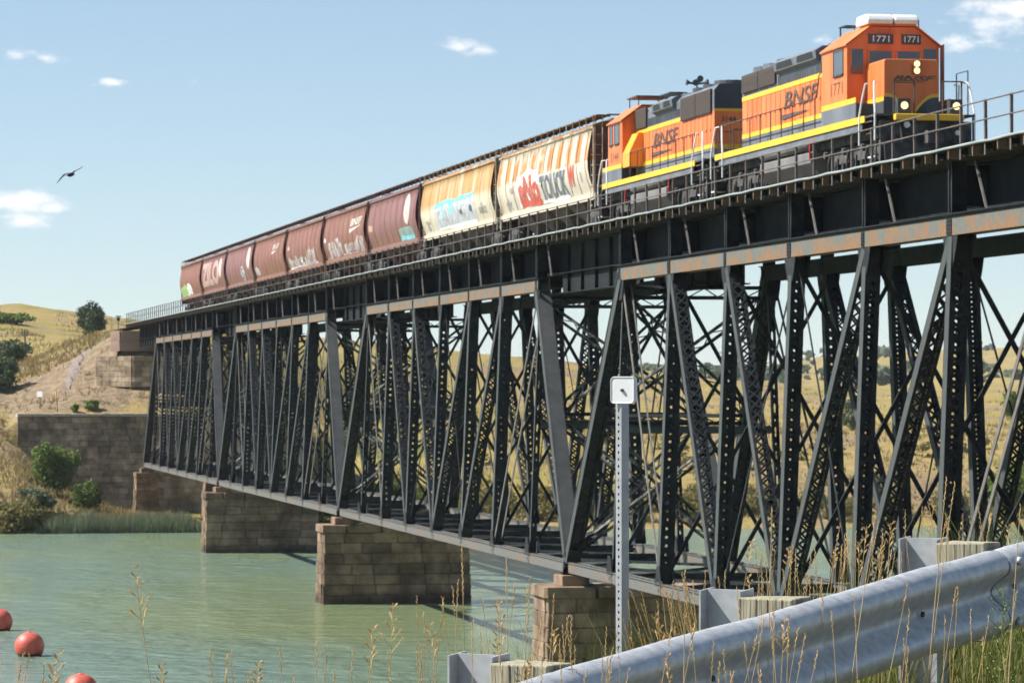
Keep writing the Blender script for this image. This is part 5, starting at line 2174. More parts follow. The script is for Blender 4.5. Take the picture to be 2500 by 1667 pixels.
for f in (1, 2, 3):
    nn = rot(nl, R(90) * f)
    tt = rot(nn, R(90))
    if nn.dot(n0) > 0:
        q = [nn * (SD / 2) + tt * a_ + Vector((0, 0, b_)) for a_, b_ in ((-SD / 2, zr0 - sp.location.z), (SD / 2, zr0 - sp.location.z), (SD / 2, zr1 - sp.location.z), (-SD / 2, zr1 - sp.location.z))]
        m.add(q, [(0, 1, 2, 3)])
m.build('post_side', POSTM, sp)
REFL = bpy.data.materials.new('white_reflective_sheet')
n_, l_ = nodes_of(REFL)
b_ = n_['Principled BSDF']
b_.inputs['Base Color'].default_value = (.84, .84, .83, 1)
b_.inputs['Roughness'].default_value = .35
tc_ = n_.new('ShaderNodeTexCoord')
vo_ = n_.new('ShaderNodeTexVoronoi')
vo_.inputs['Scale'].default_value = 260
vo_.inputs['Randomness'].default_value = .15
l_.new(tc_.outputs['Object'], vo_.inputs['Vector'])
cr_ = n_.new('ShaderNodeValToRGB')
cr_.color_ramp.elements[0].color = (.86, .86, .85, 1)
cr_.color_ramp.elements[1].color = (.62, .62, .62, 1)
cr_.color_ramp.elements[0].position = .25
cr_.color_ramp.elements[1].position = .75
l_.new(vo_.outputs['Distance'], cr_.inputs['Fac'])
l_.new(cr_.outputs[0], b_.inputs['Base Color'])


def reflector(normal, centre, name):
    nrm = normal.normalized()
    t = UPV.cross(nrm).normalized()
    up = nrm.cross(t)
    w, rad = .0475, .013
    loop = []
    for (sx, sy, a0) in ((1, 1, 0), (-1, 1, 90), (-1, -1, 180), (1, -1, 270)):
        for q in range(6):
            a = R(a0 + q * 18)
            loop.append(((w - rad) * sx + rad * math.cos(a), (w - rad) * sy + rad * math.sin(a)))
    m = MB()
    k = len(loop)
    A = [centre + t * a + up * b for a, b in loop]
    B = [p - nrm * .0025 for p in A]
    m.add(A + B, [tuple(range(k)), tuple(range(k, 2 * k))[::-1]] + [(i, (i + 1) % k, k + (i + 1) % k, k + i) for i in range(k)])
    o = m.build(name, REFL, sp)
    m = MB()
    rim = [centre + t * a * 1.0 + up * b * 1.0 + nrm * .001 for a, b in loop]
    m.tube(rim + [rim[0]], .0016, 5, False)
    m.build('rim', WHITEP, o)
    m = MB()
    m.tube([centre, centre + nrm * .006, centre + nrm * .008], [.0065, .0062, .003], 10)
    m.build('bolt', BOLT, o)


zc = EZ + .0 - sp.location.z
ctr = Vector((0, 0, EZ - .005 - sp.location.z))
toc = (Vector((0, 0, EZ)) - Vector((PB.x, PB.y, EZ))).normalized()
reflector(rot(toc, -R(28)) + Vector((0, 0, .0)), ctr + toc * .028 + Vector((0, 0, -.003)), 'reflector')
back = rot(-toc, R(9)) + Vector((0, 0, .05))
reflector(back, ctr - toc * .022 + rot(toc, R(90)) * .006 + Vector((0, 0, -.002)), 'reflector')

# ---------------------------------------------------------------- buoys, bird
BUOY = mat('faded_red_plastic', (.50, .065, .04), (.70, .16, .11), 2.6, .5, lo=.3, hi=.75)
nb_, lb_ = BUOY.node_tree.nodes, BUOY.node_tree.links
bb_ = nb_['Principled BSDF']
src_ = bb_.inputs['Base Color'].links[0].from_socket
tcb = nb_.new('ShaderNodeTexCoord')
sxb = nb_.new('ShaderNodeSeparateXYZ')
lb_.new(tcb.outputs['Object'], sxb.inputs[0])
mrb = nb_.new('ShaderNodeMapRange')              # scum line round the waterline
mrb.inputs['From Min'].default_value = -.27
mrb.inputs['From Max'].default_value = -.36
lb_.new(sxb.outputs['Z'], mrb.inputs['Value'])
mxb = nb_.new('ShaderNodeMix')
mxb.data_type = 'RGBA'
mxb.inputs['B'].default_value = (.07, .05, .025, 1)
lb_.new(mrb.outputs[0], mxb.inputs['Factor'])
lb_.new(src_, mxb.inputs['A'])
lb_.new(mxb.outputs['Result'], bb_.inputs['Base Color'])
for (x, y, lab) in ((72, 1600, 'faded red ball buoy floating whole in view, second from the top'), (-2, 1538, 'red ball buoy cut off by the left edge'), (197, 1712, 'brightest orange-red ball buoy at the bottom edge')):
    p = at_z(x, y, 0)
    rd = .69
    r = empty('buoy', (p.x, p.y, 0), lab, 'buoy', 'ball buoys on the river')
    bm = bmesh.new()
    bmesh.ops.create_uvsphere(bm, u_segments=32, v_segments=20, radius=rd)
    for v in bm.verts:
        if v.co.z > rd * .86:
            v.co.z -= (v.co.z - rd * .86) * .25
    me = bpy.data.meshes.new('ball')
    bm.to_mesh(me)
    bm.free()
    b = link('ball', me, BUOY, r, True)
    b.location.z = .44
    MB().tube([(0, 0, .44 + rd * .93), (0, 0, .44 + rd * .99)], [.16, .13], 16).build('cap', BUOY, r, True)
    MB().tube([(rd * 1.003 * math.cos(t), rd * 1.003 * math.sin(t), .44) for t in [2 * math.pi * q / 32 for q in range(33)]], .012, 5).build('seam', BUOY, r)
    MB().tube([(.0, -.35, .02), (.5, -1.2, .0), (1.3, -2.5, -.25)], .02, 5).build('mooring_rope', mat('wet_rope', (.1, .09, .06), (.15, .13, .1), 5, .9), r)

bp = at_depth(172, 427, 140)
bird = empty('bird', bp, 'dark bird gliding against the pale sky at the left', 'bird')
bm_ = MB()
BIRD = mat('dark_feathers', (.02, .03, .035), (.045, .05, .055), 8, .8)
# body one continuous mesh: spindle plus wings
sec = [(-.26, .01, .01), (-.18, .035, .03), (-.05, .06, .055), (.08, .058, .05), (.18, .04, .04), (.25, .032, .034), (.30, .012, .012)]
vs, fs = [], []
for (x, a, b) in sec:
    for k in range(8):
        t = 2 * math.pi * k / 8
        vs.append((a * math.cos(t) * 1.0, x, b * math.sin(t)))
for i in range(len(sec) - 1):
    for k in range(8):
        fs.append((i * 8 + k, i * 8 + (k + 1) % 8, (i + 1) * 8 + (k + 1) % 8, (i + 1) * 8 + k))
bm_.add(vs, fs)
for s in (-1, 1):
    W_ = [(.04, .10, -.10, .02), (.18, .13, -.09, .075 if s > 0 else .05), (.34, .10, -.07, .10 if s > 0 else -.02), (.46, .02, -.06, .13 if s > 0 else -.10), (.53, -.06, -.09, .15 if s > 0 else -.15)]
    A = []
    for (x, f_, b2, z) in W_:
        A += [(s * x, f_, z + .008), (s * x, b2, z)]
        A += [(s * x, f_, z - .004), (s * x, b2, z - .006)]
    F_ = []
    for i in range(len(W_) - 1):
        a, b = i * 4, i * 4 + 4
        F_ += [(a, b, b + 1, a + 1), (a + 2, a + 3, b + 3, b + 2), (a, a + 2, b + 2, b), (a + 1, b + 1, b + 3, a + 3)]
    F_.append((16, 17, 19, 18))
    bm_.add(A, F_)
bm_.add([(-.05, -.24, .0), (.05, -.24, .0), (.08, -.40, .0), (-.08, -.40, .0), (0, -.24, .015)], [(0, 1, 2, 3), (0, 3, 4), (1, 4, 2), (4, 3, 2)])
bb = bm_.build('body', BIRD, bird, True)
bird.rotation_euler = (R(8), R(-9), R(-25))
bird.scale = (1.15, 1.5, 1.6)
# ---------------------------------------------------------------- plants
def leaf_mat(name, c1, c2, c3=None, scale=.6):
    m = mat(name, c1, c2, scale, .75, c3=c3, spec=.25)
    n, l = m.node_tree.nodes, m.node_tree.links
    b = n['Principled BSDF']
    tr = n.new('ShaderNodeBsdfTranslucent')
    mx = n.new('ShaderNodeMixShader')
    mx.inputs[0].default_value = .3
    l.new(b.inputs['Base Color'].links[0].from_socket, tr.inputs['Color'])
    l.new(b.outputs[0], mx.inputs[1])
    l.new(tr.outputs[0], mx.inputs[2])
    l.new(mx.outputs[0], n['Material Output'].inputs['Surface'])
    return m


LEAF_G = leaf_mat('green_leaves', (.085, .135, .03), (.17, .22, .05))
LEAF_D = leaf_mat('dark_leaves', (.05, .08, .04), (.095, .13, .06))
LEAF_S = leaf_mat('grey_green_leaves', (.11, .135, .075), (.18, .20, .11))
LEAF_Y = leaf_mat('olive_brush_leaves', (.16, .15, .05), (.26, .22, .09), (.20, .175, .065))
LEAF_F = leaf_mat('distant_leaves', (.14, .18, .12), (.20, .23, .15))
REED = leaf_mat('reed_leaves', (.10, .13, .075), (.17, .20, .11))
STRAW = leaf_mat('straw', (.62, .45, .20), (.78, .62, .34), None, 4)
STRAW_D = leaf_mat('tawny_seed', (.66, .42, .17), (.80, .60, .30), None, 6)
GRASS_G = leaf_mat('green_grass', (.075, .11, .022), (.20, .21, .055), (.15, .17, .04), 3)
BARK = mat('bark', (.08, .06, .045), (.16, .12, .09), 4, .9, bump=.02)


def leaves(n, blobs, size, rs, flat=.0, aspect=.6):
    """n leaf quads scattered through ellipsoid blobs (cx, cy, cz, rx, ry, rz), denser near their surface"""
    bl = np.array(blobs, float)
    vol = bl[:, 3] * bl[:, 4] * bl[:, 5]
    pick = rs.choice(len(bl), n, p=vol / vol.sum())
    d = rs.normal(size=(n, 3))
    d /= np.linalg.norm(d, axis=1)[:, None]
    rad = rs.uniform(.25, 1, n) ** .45
    c = bl[pick, :3] + d * bl[pick, 3:] * rad[:, None] * (1 + .12 * rs.normal(size=(n, 1)))
    nrm = d * .6 + rs.normal(size=(n, 3)) * .7 + np.array([0, 0, .35])
    nrm /= np.linalg.norm(nrm, axis=1)[:, None]
    t = np.cross(nrm, rs.normal(size=(n, 3)))
    t /= np.linalg.norm(t, axis=1)[:, None]
    b = np.cross(nrm, t)
    s = size * rs.uniform(.6, 1.3, n)[:, None]
    t, b = t * s, b * s * aspect
    V_ = np.stack([c - t, c + b, c + t, c - b], 1).reshape(-1, 3)
    F_ = np.arange(4 * n).reshape(n, 4)
    return V_, F_


def clump(cx, cy, cz, rx, ry, rz, k, rs, spread=.86, rel=(.18, .46)):
    out = []
    for _ in range(k):
        d = rs.normal(size=3)
        d /= np.linalg.norm(d)
        q = rs.uniform(.2, 1) ** .5 * spread
        s = rs.uniform(*rel)
        out.append((cx + d[0] * rx * q, cy + d[1] * ry * q, cz + d[2] * rz * q, rx * s, ry * s, rz * s))
    return out


def bush(name, label, x, y, w, h, m, n, size, seed, cat='bush', group=None, trunk=.0, lean=0, depth=None, k=14):
    rs = np.random.default_rng(seed)
    z = terr1(x, y)
    r = empty(name, (x, y, z), label, cat, group)
    d = depth or w
    bl = clump(lean, 0, trunk + (h - trunk) * .5, w / 2, d / 2, (h - trunk) * .5, k * 2, rs)
    bl += [(lean, 0, trunk + (h - trunk) * .4, w * .32, d * .32, (h - trunk) * .38)]
    V_, F_ = leaves(n, bl, size, rs)
    V_[:, 2] = np.maximum(V_[:, 2], -.1)
    link('crown', fast_mesh('crown', V_, F_), m, r)
    t = MB()
    top = trunk + h * .35
    t.tube([(0, 0, -.3), (lean * .3, 0, top * .5), (lean * .7, .05, top)], [.05 * h ** .7, .04 * h ** .7, .02 * h ** .7], 7)
    for q in range(5):
        a = rs.uniform(0, 6.28)
        t.tube([(lean * .5, 0, top * .6), (lean + math.cos(a) * w * .2, math.sin(a) * d * .2, top + h * .2), (lean + math.cos(a) * w * .32, math.sin(a) * d * .32, top + h * .35)], [.025 * h ** .7, .016 * h ** .7, .006 * h ** .7], 5)
    t.build('trunk', BARK, r)
    return r


def at_ground(px, Y):
    """terrain point under the photograph's column px at world Y"""
    r = pix_dir(px, 949)
    return r.x / r.y * Y


# left bank
bush('round_tree', 'lone round dark green tree on the skyline left of the bridge end', at_ground(224, 470), 470, 4.4, 4.9, LEAF_D, 4600, .19, 1, 'tree', trunk=.8, k=18)
bush('sapling', 'small dark sapling below the lone round tree', at_ground(218, 430), 430, 1.3, 2.0, LEAF_D, 700, .16, 2, 'tree')
bush('green_bush', 'bright green leafy bush growing against the dark retaining wall', at_ground(138, 326), 326, 5.0, 4.9, LEAF_G, 6500, .17, 3, lean=-.4, k=18)
bush('green_bush', 'low green bush trailing down the bank right of the bright green one', at_ground(205, 322), 322, 3.4, 2.6, LEAF_G, 2600, .15, 33, lean=.4)
bush('grey_bush', 'grey-green sage bush near the water below the retaining wall', at_ground(78, 313), 313, 4.2, 2.4, LEAF_S, 4200, .16, 4)
bush('dark_bush', 'big dark bush at the left edge above the retaining wall', at_ground(-6, 360), 360, 5.0, 4.0, LEAF_D, 5200, .19, 5)
bush('dark_bush', 'smaller dark bush on the slope at the left edge', at_ground(28, 400), 400, 4.6, 2.9, LEAF_D, 2600, .18, 6)
bush('hill_bush', 'green bush high on the yellow hillside at the left edge', at_ground(26, 560), 560, 7.0, 1.9, LEAF_G, 2400, .25, 7)
bush('low_bush', 'low green weed clump on the tan slope above the wall', at_ground(222, 343.6), 343.6, 1.6, 1.0, LEAF_G, 700, .12, 8)
bush('low_bush', 'tiny green weed clump left of the larger one above the wall', at_ground(184, 342.8), 342.8, .9, .9, LEAF_G, 420, .11, 9)
bush('shore_bush', 'bright green shore bush at the water in the left corner', at_ground(30, 310), 310, 5.2, 2.0, LEAF_G, 2600, .15, 10)
bush('shore_bush', 'green bush at the waterline seen under the truss right of the farthest pier', at_ground(790, 310), 310, 9.5, 3.4, LEAF_G, 5200, .17, 12, depth=3)
bush('shore_bush', 'green bush seen under the bottom chord left of the nearest blue water', at_ground(915, 312), 312, 9.0, 3.4, LEAF_G, 5200, .17, 13, depth=3)
bush('hill_bush', 'round green bush on the far slope near the right edge', at_ground(2480, 420), 420, 4.6, 3.4, LEAF_G, 2600, .2, 14)
bush('shore_bush', 'leafy green shrub on the far shore at the right edge', at_ground(2470, 311), 311, 6.5, 4.6, LEAF_G, 4200, .17, 15)
bush('hill_bush', 'pale green shrub in the middle of the yellow field behind the truss', at_ground(2215, 380), 380, 2.6, 4.4, LEAF_S, 2400, .17, 16)
bush('hill_bush', 'grey-green shrub beside the lower right of the nearest truss diagonals', at_ground(2085, 372), 372, 3.4, 3.6, LEAF_S, 2400, .17, 17)

# brushwood along the far shore and thickets on the slopes: one mass each
rs = np.random.default_rng(40)
Vs, Fs, off = [], [], 0
for i in range(300):
    px = rs.uniform(560, 2750) if i > 34 else rs.uniform(-70, 100)
    Y = rs.uniform(305.5, 309) if i <= 34 else rs.choice([rs.uniform(308, 316), rs.uniform(314, 342)], p=[.68, .32])
    x = at_ground(px, Y)
    s = rs.uniform(.8, 2.3) if Y < 320 else rs.uniform(.5, 1.5)
    z = terr1(x, Y)
    V_, F_ = leaves(int(190 * s), clump(x, Y, z + s * .45, s * 1.1, s * .8, s * .7, 6, rs), .15, rs)
    Vs.append(V_)
    Fs.append(F_ + off)
    off += len(V_)
tag(link('shore_brush', fast_mesh('shore_brush', np.concatenate(Vs), np.concatenate(Fs)), LEAF_Y), 'olive brushwood along the far shore behind the bridge', 'brush', kind='stuff')

Vs, Fs, off = [], [], 0
for i in range(95):
    px = rs.choice([rs.uniform(1480, 2180), rs.uniform(1860, 2600), rs.uniform(900, 1500)], p=[.5, .38, .12])
    Y = rs.uniform(900, 1300) if px < 1900 else rs.choice([rs.uniform(850, 1200), rs.uniform(1250, 1900)])
    x = at_ground(px, Y)
    s = rs.uniform(2.2, 5.5) * (1.4 if Y > 1100 else 1)
    z = terr1(x, Y)
    V_, F_ = leaves(90, clump(x, Y, z + s * .4, s, s, s * .62, 5, rs), .85 * s / 3.5, rs)
    Vs.append(V_)
    Fs.append(F_ + off)
    off += len(V_)
tag(link('distant_wood', fast_mesh('distant_wood', np.concatenate(Vs), np.concatenate(Fs)), LEAF_F), 'hazy belt of trees at the foot of the far hills', 'wood', kind='stuff')

# tufts that roughen the dry slopes
rs = np.random.default_rng(41)
n = 10000
px = np.where(rs.uniform(size=n) < .55, rs.uniform(-60, 420, n), rs.uniform(420, 2650, n))
Y = np.where(rs.uniform(size=n) < .75, rs.uniform(308, 400, n), rs.uniform(400, 620, n))
rr0 = np.array([pix_dir(q, 949).x / pix_dir(q, 949).y for q in px])
X = rr0 * Y
Z = terr(X, Y)
keep = (Z > .3) & ~((np.hypot((X - 24.5) / 10, (Y - 353) / 11) < 1) & (rs.uniform(size=n) < .85)) & ~((Y > 339) & (Y < 344) & (X > 17) & (X < 42)) & ~((np.abs(X - XC) < 3.5) & (Y > 352))
X, Y, Z = X[keep], Y[keep], Z[keep]
n = len(X)
Vt, Ft = [], []
for k in range(4):
    a = rs.uniform(0, 6.28, n)
    hh = rs.uniform(.2, .75, n)
    w = rs.uniform(.03, .10, n)
    lx, ly = rs.normal(0, .22, n), rs.normal(0, .22, n)
    bx, by = X + rs.normal(0, .25, n), Y + rs.normal(0, .25, n)
    Vt.append(np.stack([np.stack([bx - w * np.cos(a), by - w * np.sin(a), Z - .05], -1), np.stack([bx + w * np.cos(a), by + w * np.sin(a), Z - .05], -1), np.stack([bx + lx, by + ly, Z + hh], -1)], 1).reshape(-1, 3))
tv = np.concatenate(Vt)
tag(link('dry_grass', fast_mesh('dry_grass', tv, np.arange(len(tv)).reshape(-1, 3)), leaf_mat('dry_tufts', (.22, .16, .085), (.38, .29, .155), (.25, .205, .08), .25)), 'dry tufted grass over the far slopes', 'grass', kind='stuff')

# reeds at the foot of the left bank
n = 9000
px = rs.uniform(85, 500, n)
Y = rs.uniform(304.5, 311, n)
rr0 = np.array([pix_dir(q, 949).x / pix_dir(q, 949).y for q in px])
X = rr0 * Y
hh = rs.uniform(.6, 1.75, n) * (.75 + .7 * (fnoise(X / 1.7, Y / 1.7, 4, 3) + .5)) * np.clip((px - 70) / 60, .3, 1) * np.clip((520 - px) / 60, .3, 1)
a = rs.uniform(0, 6.28, n)
w = rs.uniform(.02, .05, n)
tv = np.stack([np.stack([X - w * np.cos(a), Y - w * np.sin(a), np.full(n, -.2)], -1), np.stack([X + w * np.cos(a), Y + w * np.sin(a), np.full(n, -.2)], -1), np.stack([X + rs.normal(0, .18, n), Y + rs.normal(0, .15, n), hh], -1)], 1).reshape(-1, 3)
tag(link('reeds', fast_mesh('reeds', tv, np.arange(3 * n).reshape(-1, 3)), REED), 'grey-green reeds at the water below the far bank', 'reeds', kind='stuff')

# gravel shoulder of the track coming down to the slope left of the bridge end
nu_, nv_ = 70, 22
vs, fs = [], []
for i in range(nu_ + 1):
    t = i / nu_
    px_ = 305 - 150 * t
    Yc = 386 - 33 * t ** .8
    e0, e1 = [rs.uniform(.75, 1.2) for _ in range(2)]
    for j in range(nv_ + 1):
        q = j / nv_ * 2 - 1
        Y_ = Yc + q * (2.6 + 4.2 * t * (1 - t) * 2) * (e0 if q < 0 else e1)
        x_ = at_ground(px_, Y_)
        vs.append((x_, Y_, terr1(x_, Y_) + .10 * (1 - q ** 4) * min(1, 6 * (1 - t)) - .02))
for i in range(nu_):
    for j in range(nv_):
        a0 = i * (nv_ + 1) + j
        fs.append((a0, a0 + 1, a0 + nv_ + 2, a0 + nv_ + 1))
tag(link('gravel_track', MB().add(vs, fs).mesh('gravel_track'), mat('mauve_ballast', (.13, .105, .095), (.24, .19, .155), 1.6, .95, bump=.05, bscale=4), None, True), kind='structure')

# rocks at the shoreline
ROCK = mat('shore_rock', (.14, .115, .09), (.26, .22, .175), 2, .95, bump=.03)
for i, (px_, Y_, s, lab) in enumerate(((112, 336, .45, 'pale boulder on the bank below the retaining wall'), (44, 308, .8, 'dark flat rock at the waterline in the left corner'), (178, 318, .38, 'pale rock half way down the bank'), (212, 315, .6, 'larger pale rock above the reeds'), (8, 308.5, .5, 'dark shoreline rock cut by the left edge'))):
    bm = bmesh.new()
    bmesh.ops.create_icosphere(bm, subdivisions=3, radius=1)
    rg = random.Random(i)
    ph_ = [rg.uniform(0, 6) for _ in range(6)]
    for v in bm.verts:
        c = v.co
        k = 1 + .18 * math.sin(3 * c.x + ph_[0]) * math.sin(2.6 * c.y + ph_[1]) + .12 * math.sin(5 * c.z + ph_[2] + 3 * c.x) + .05 * math.sin(9 * c.y + ph_[3])
        v.co = Vector((c.x * 1.25 * k, c.y * k, c.z * .62 * k)) * s
    me = bpy.data.meshes.new('rock')
    bm.to_mesh(me)
    bm.free()
    x = at_ground(px_, Y_)
    o = link('rock', me, ROCK, None, True)
    o.location = (x, Y_, terr1(x, Y_) + s * .1)
    tag(o, lab, 'rock', 'rocks on the far bank')

# ---------------------------------------------------------------- small things on the far bank
GREYW = mat('grey_timber', (.14, .12, .10), (.22, .19, .16), 5, .9)
x = at_ground(60, 420)
zt = terr1(x, 420)
pole = empty('utility_pole', (x, 420, zt), 'short grey timber pole with cross-arm on the left hillside', 'pole')
MB().tube([(0, 0, -.3), (.05, 0, 1.7), (0, 0, 3.1)], [.14, .12, .1], 8).build('shaft', GREYW, pole)
MB().box(-.42, .42, -.07, .07, 2.35, 2.5).build('cross_arm', GREYW, pole)
for q in (-.32, .0, .3):
    MB().tube([(q, 0, 2.5), (q, 0, 3.2)], .09, 6).build('insulator', GREYW, pole)
x = at_ground(97, 346)
sg = empty('white_sign', (x, 346, terr1(x, 346)), 'small blank white sign on the tan slope above the wall', 'sign')
sg.location.z = terr1(x, 346)
sg.rotation_euler.z = R(-38)
ztop = at_Y(97, 955, 346).z - sg.location.z
MB().box(-.33, .33, -.02, .02, ztop - .55, ztop).build('panel', mat('sign_white', (.80, .80, .79), (.84, .84, .83), 2, .5), sg)
MB().box(-.04, .04, .021, .08, -.3, ztop).build('post', GREYW, sg)
x = at_ground(141, 343.5)
z0 = terr1(x, 343.5)
mk = empty('marker_post', (x, 343.5, z0), 'slim yellow-topped marker post above the retaining wall', 'marker post')
zt2 = at_Y(138, 950, 343.5).z - z0
MB().tube([(0, 0, -.2), (-.1, 0, zt2 * .6)], .045, 6).build('post', BARK, mk)
MB().tube([(-.1, 0, zt2 * .6), (-.17, 0, zt2)], .06, 6).build('yellow_top', YELLOW, mk)
p = at_Y(289, 790, 356)
sgl = empty('signal', (p.x, 356, 18.3), 'small dark signal mast at the far end of the deck', 'signal')
MB().tube([(0, 0, 0), (0, 0, 1.35)], .05, 6).build('mast', GREYW, sgl)
MB().box(-.16, .16, -.1, .1, .95, 1.3).build('housing', BLACKP, sgl)
MB().box(-.28, .28, -.12, .12, 1.35, 1.46).build('hood', BLACKP, sgl)
# far pylons on the horizon
for px_ in (1766,):
    Yp = 1500
    x = at_ground(px_, Yp)
    pz = terr1(x, Yp)
    py = empty('pylon', (x, Yp, pz), 'faint lattice pylon on the horizon behind the truss', 'pylon')
    m = MB()
    for s in (-1, 1):
        m.beam((s * 1.6, 0, 0), (s * .4, 0, 12), .3, .3)
        for q in range(4):
            m.beam((s * (1.6 - .3 * q), 0, 3 * q), (-s * (1.3 - .3 * q), 0, 3 * q + 3), .2, .2)
    m.build('lattice', GREYW, py)
    m = MB()
    for z in (8.5, 10.5):
        m.beam((-3, 0, z), (3, 0, z), .3, .3)
    m.build('cross_arms', GREYW, py)

# ---------------------------------------------------------------- foreground grass
def stalk_geo(m, base, top, bend, r0=.0018, head=.28, seed=0, kind='spike', n=14, heads=None):
    """stem as a curved tube from base to top; seed head on the last part. bend: sideways bow vector"""
    rr = random.Random(seed)
    base, top, bend = Vector(base), Vector(top), Vector(bend)
    pts = []
    for i in range(n + 1):
        t = i / n
        pts.append(base.lerp(top, t) + bend * (4 * t * (1 - t)) * .5 + bend * (t ** 3) * .6)
    m.cur = 0
    m.tube(pts, [r0 * (1 - .62 * i / n) for i in range(n + 1)], 4, False)
    L = (top - base).length
    m.cur = 1
    def seedlet(c, d, ln, w):
        d = d.normalized()
        e = d.orthogonal().normalized()
        e = (Matrix.Rotation(rr.uniform(0, 6.28), 3, d) @ e)
        g = d.cross(e)
        m.add([c, c + d * ln * .45 + e * w, c + d * ln, c + d * ln * .45 - e * w, c + d * ln * .45 + g * w * .8, c + d * ln * .45 - g * w * .8],
              [(0, 1, 4), (0, 4, 3), (0, 3, 5), (0, 5, 1), (2, 4, 1), (2, 3, 4), (2, 5, 3), (2, 1, 5)])
    def along(t):
        q = t * n
        i = min(int(q), n - 1)
        return pts[i].lerp(pts[i + 1], q - i), (pts[i + 1] - pts[i]).normalized()
    if kind == 'spike':
        k = int(head / .0085)
        for i in range(k):
            t = 1 - head / L * (1 - i / k)
            c, d = along(min(.999, max(.02, t)))
            side = d.orthogonal()
            side = Matrix.Rotation(i * 2.6 + rr.uniform(-.4, .4), 3, d) @ side
            seedlet(c, d + side * .2, rr.uniform(.012, .018), .0019)
    else:                              # panicle: short branches with clusters
        k = 9
        for i in range(k):
            t = 1 - head / L * (1 - i / k)
            c, d = along(min(.999, max(.02, t)))
            side = Matrix.Rotation(i * 2.2 + rr.uniform(-.5, .5), 3, d) @ d.orthogonal().normalized()
            ln = head * (.36 - .028 * i) * rr.uniform(.5, 1.1)
            e = c + (d * .75 + side * .65).normalized() * ln
            m.cur = 0
            m.tube([c, e], r0 * .35, 3, False)
            m.cur = 1
            for q in range(9):
                f = c.lerp(e, .35 + .08 * q)
                seedlet(f, (e - c).normalized() + Vector((rr.uniform(-.5, .5), rr.uniform(-.5, .5), rr.uniform(-.3, .5))) * .8, rr.uniform(.009, .014), .0021)


def ground_z(p):
    return near_ground(p.x, p.y)


GR = [STRAW, STRAW_D]
# tall single stalks that stand out: (top pixel, base pixel x, depth, bend, kind, head, label)
singles = [((350, 1382), 488, 11.0, -.05, 'panicle', .20, 'tall tawny grass stalk with drooping open head, alone over the water'),
           ((945, 1475), 905, 10.5, .03, 'panicle', .15, 'upright tawny grass stalk with knotted head left of centre'),
           ((886, 1535), 822, 10.3, .05, 'panicle', .13, 'grass stalk with pale plume nodding to the right'),
           ((1137, 1330), 1160, 10.8, -.02, 'spike', .16, 'tallest thin grass spike in front of the middle pier'),
           ((1236, 1358), 1246, 10.6, .0, 'spike', .12, 'straight grass spike with green stem over the blue water'),
           ((2372, 1190), 2260, 12.2, -.10, 'spike', .10, 'arched golden grass stem curving over the highest timber block'),
           ((2160, 1292), 2040, 11.6, -.06, 'spike', .08, 'arched straw stem bending right before the truss'),
           ((2315, 1165), 2235, 12.0, -.01, 'spike', .10, 'long slanting grass stem reaching up past the highest block'),
           ((2500, 1235), 2440, 11.5, -.02, 'spike', .06, 'bent straw stem crossing the guardrail at the right edge'),
           ((1880, 1240), 1858, 11.4, .01, 'spike', .10, 'tall branching grass stalk left of the middle timber block'),
           ((1672, 1390), 1664, 10.2, .0, 'spike', .05, 'thin green upright stem in front of the guardrail'),
           ((105, 1625), 90, 10.5, .05, 'panicle', .10, 'small pale grass plume in the lower left'),
           ((375, 1625), 355, 10.3, .04, 'panicle', .10, 'pale bent grass plume at the bottom edge, left of centre')]
for i, (tp, bx, d, bd, kind, head, lab) in enumerate(singles):
    top = at_depth(tp[0], tp[1], d)
    bq = at_depth(bx, 1700, d - .1)
    base = Vector((bq.x, bq.y, max(ground_z(bq), top.z - 1.25)))
    m = MB()
    stalk_geo(m, base, top, Vector((bd, 0, abs(bd) * .3)), .0029, head, i, kind)
    o = empty('grass_stalk', base, lab, 'grass stalk', 'tall dry grass stalks in the foreground')
    me = m.mesh('stalk')
    s_ = link('stem', me, GR, o)
    s_.location = -base

rr = random.Random(99)
m = MB()
k = 0
def many(n, x0, x1, y0, y1, d0, d1, tilt=(-.06, .06), head=(.07, .16)):
    global k
    for _ in range(n):
        px_, py_, d = rr.uniform(x0, x1), rr.uniform(y0, y1), rr.uniform(d0, d1)
        top = at_depth(px_, py_, d)
        tl_ = rr.uniform(*tilt)
        bq = Vector((top.x - tl_ * 2, top.y, 0))
        gz = ground_z(bq)
        base = Vector((bq.x, bq.y, max(gz, top.z - rr.uniform(.75, 1.1))))
        kk = rr.random()
        stalk_geo(m, base, top, Vector((tl_ * .6 + rr.choice((-.02, .02, .05, -.05, .11)) * rr.uniform(.4, 1.2), 0, 0)), rr.uniform(.0016, .0026), rr.uniform(*head), k, 'panicle' if kk < .12 else 'spike', 10)
        k += 1
many(16, 520, 1000, 1560, 1660, 10, 11.5)
many(28, 1010, 1330, 1405, 1600, 10, 11.8)
many(16, 1330, 1520, 1500, 1640, 10, 11.5)
many(34, 1540, 1720, 1440, 1560, 12.2, 13.4, (-.16, -.03))
many(30, 1620, 1800, 1390, 1520, 11.9, 13.2, (-.10, .04))
many(30, 1800, 2030, 1310, 1440, 11.6, 13.4, (-.07, .09))
many(22, 2010, 2200, 1270, 1360, 12.2, 13.8, (-.05, .1))
many(20, 2200, 2500, 1225, 1320, 12.6, 14.2, (-.1, .1))
many(22, 1560, 2000, 1480, 1640, 9.2, 10.2, (-.05, .14), (.05, .12))
many(13, 2000, 2480, 1400, 1600, 9.6, 11.0, (-.05, .12), (.04, .1))
many(10, 1200, 1560, 1570, 1650, 9.4, 10.2, (-.04, .1), (.05, .12))
many(6, 0, 120, 1580, 1650, 9.5, 10.5, (.0, .1))
me = m.mesh('dry_stalks')
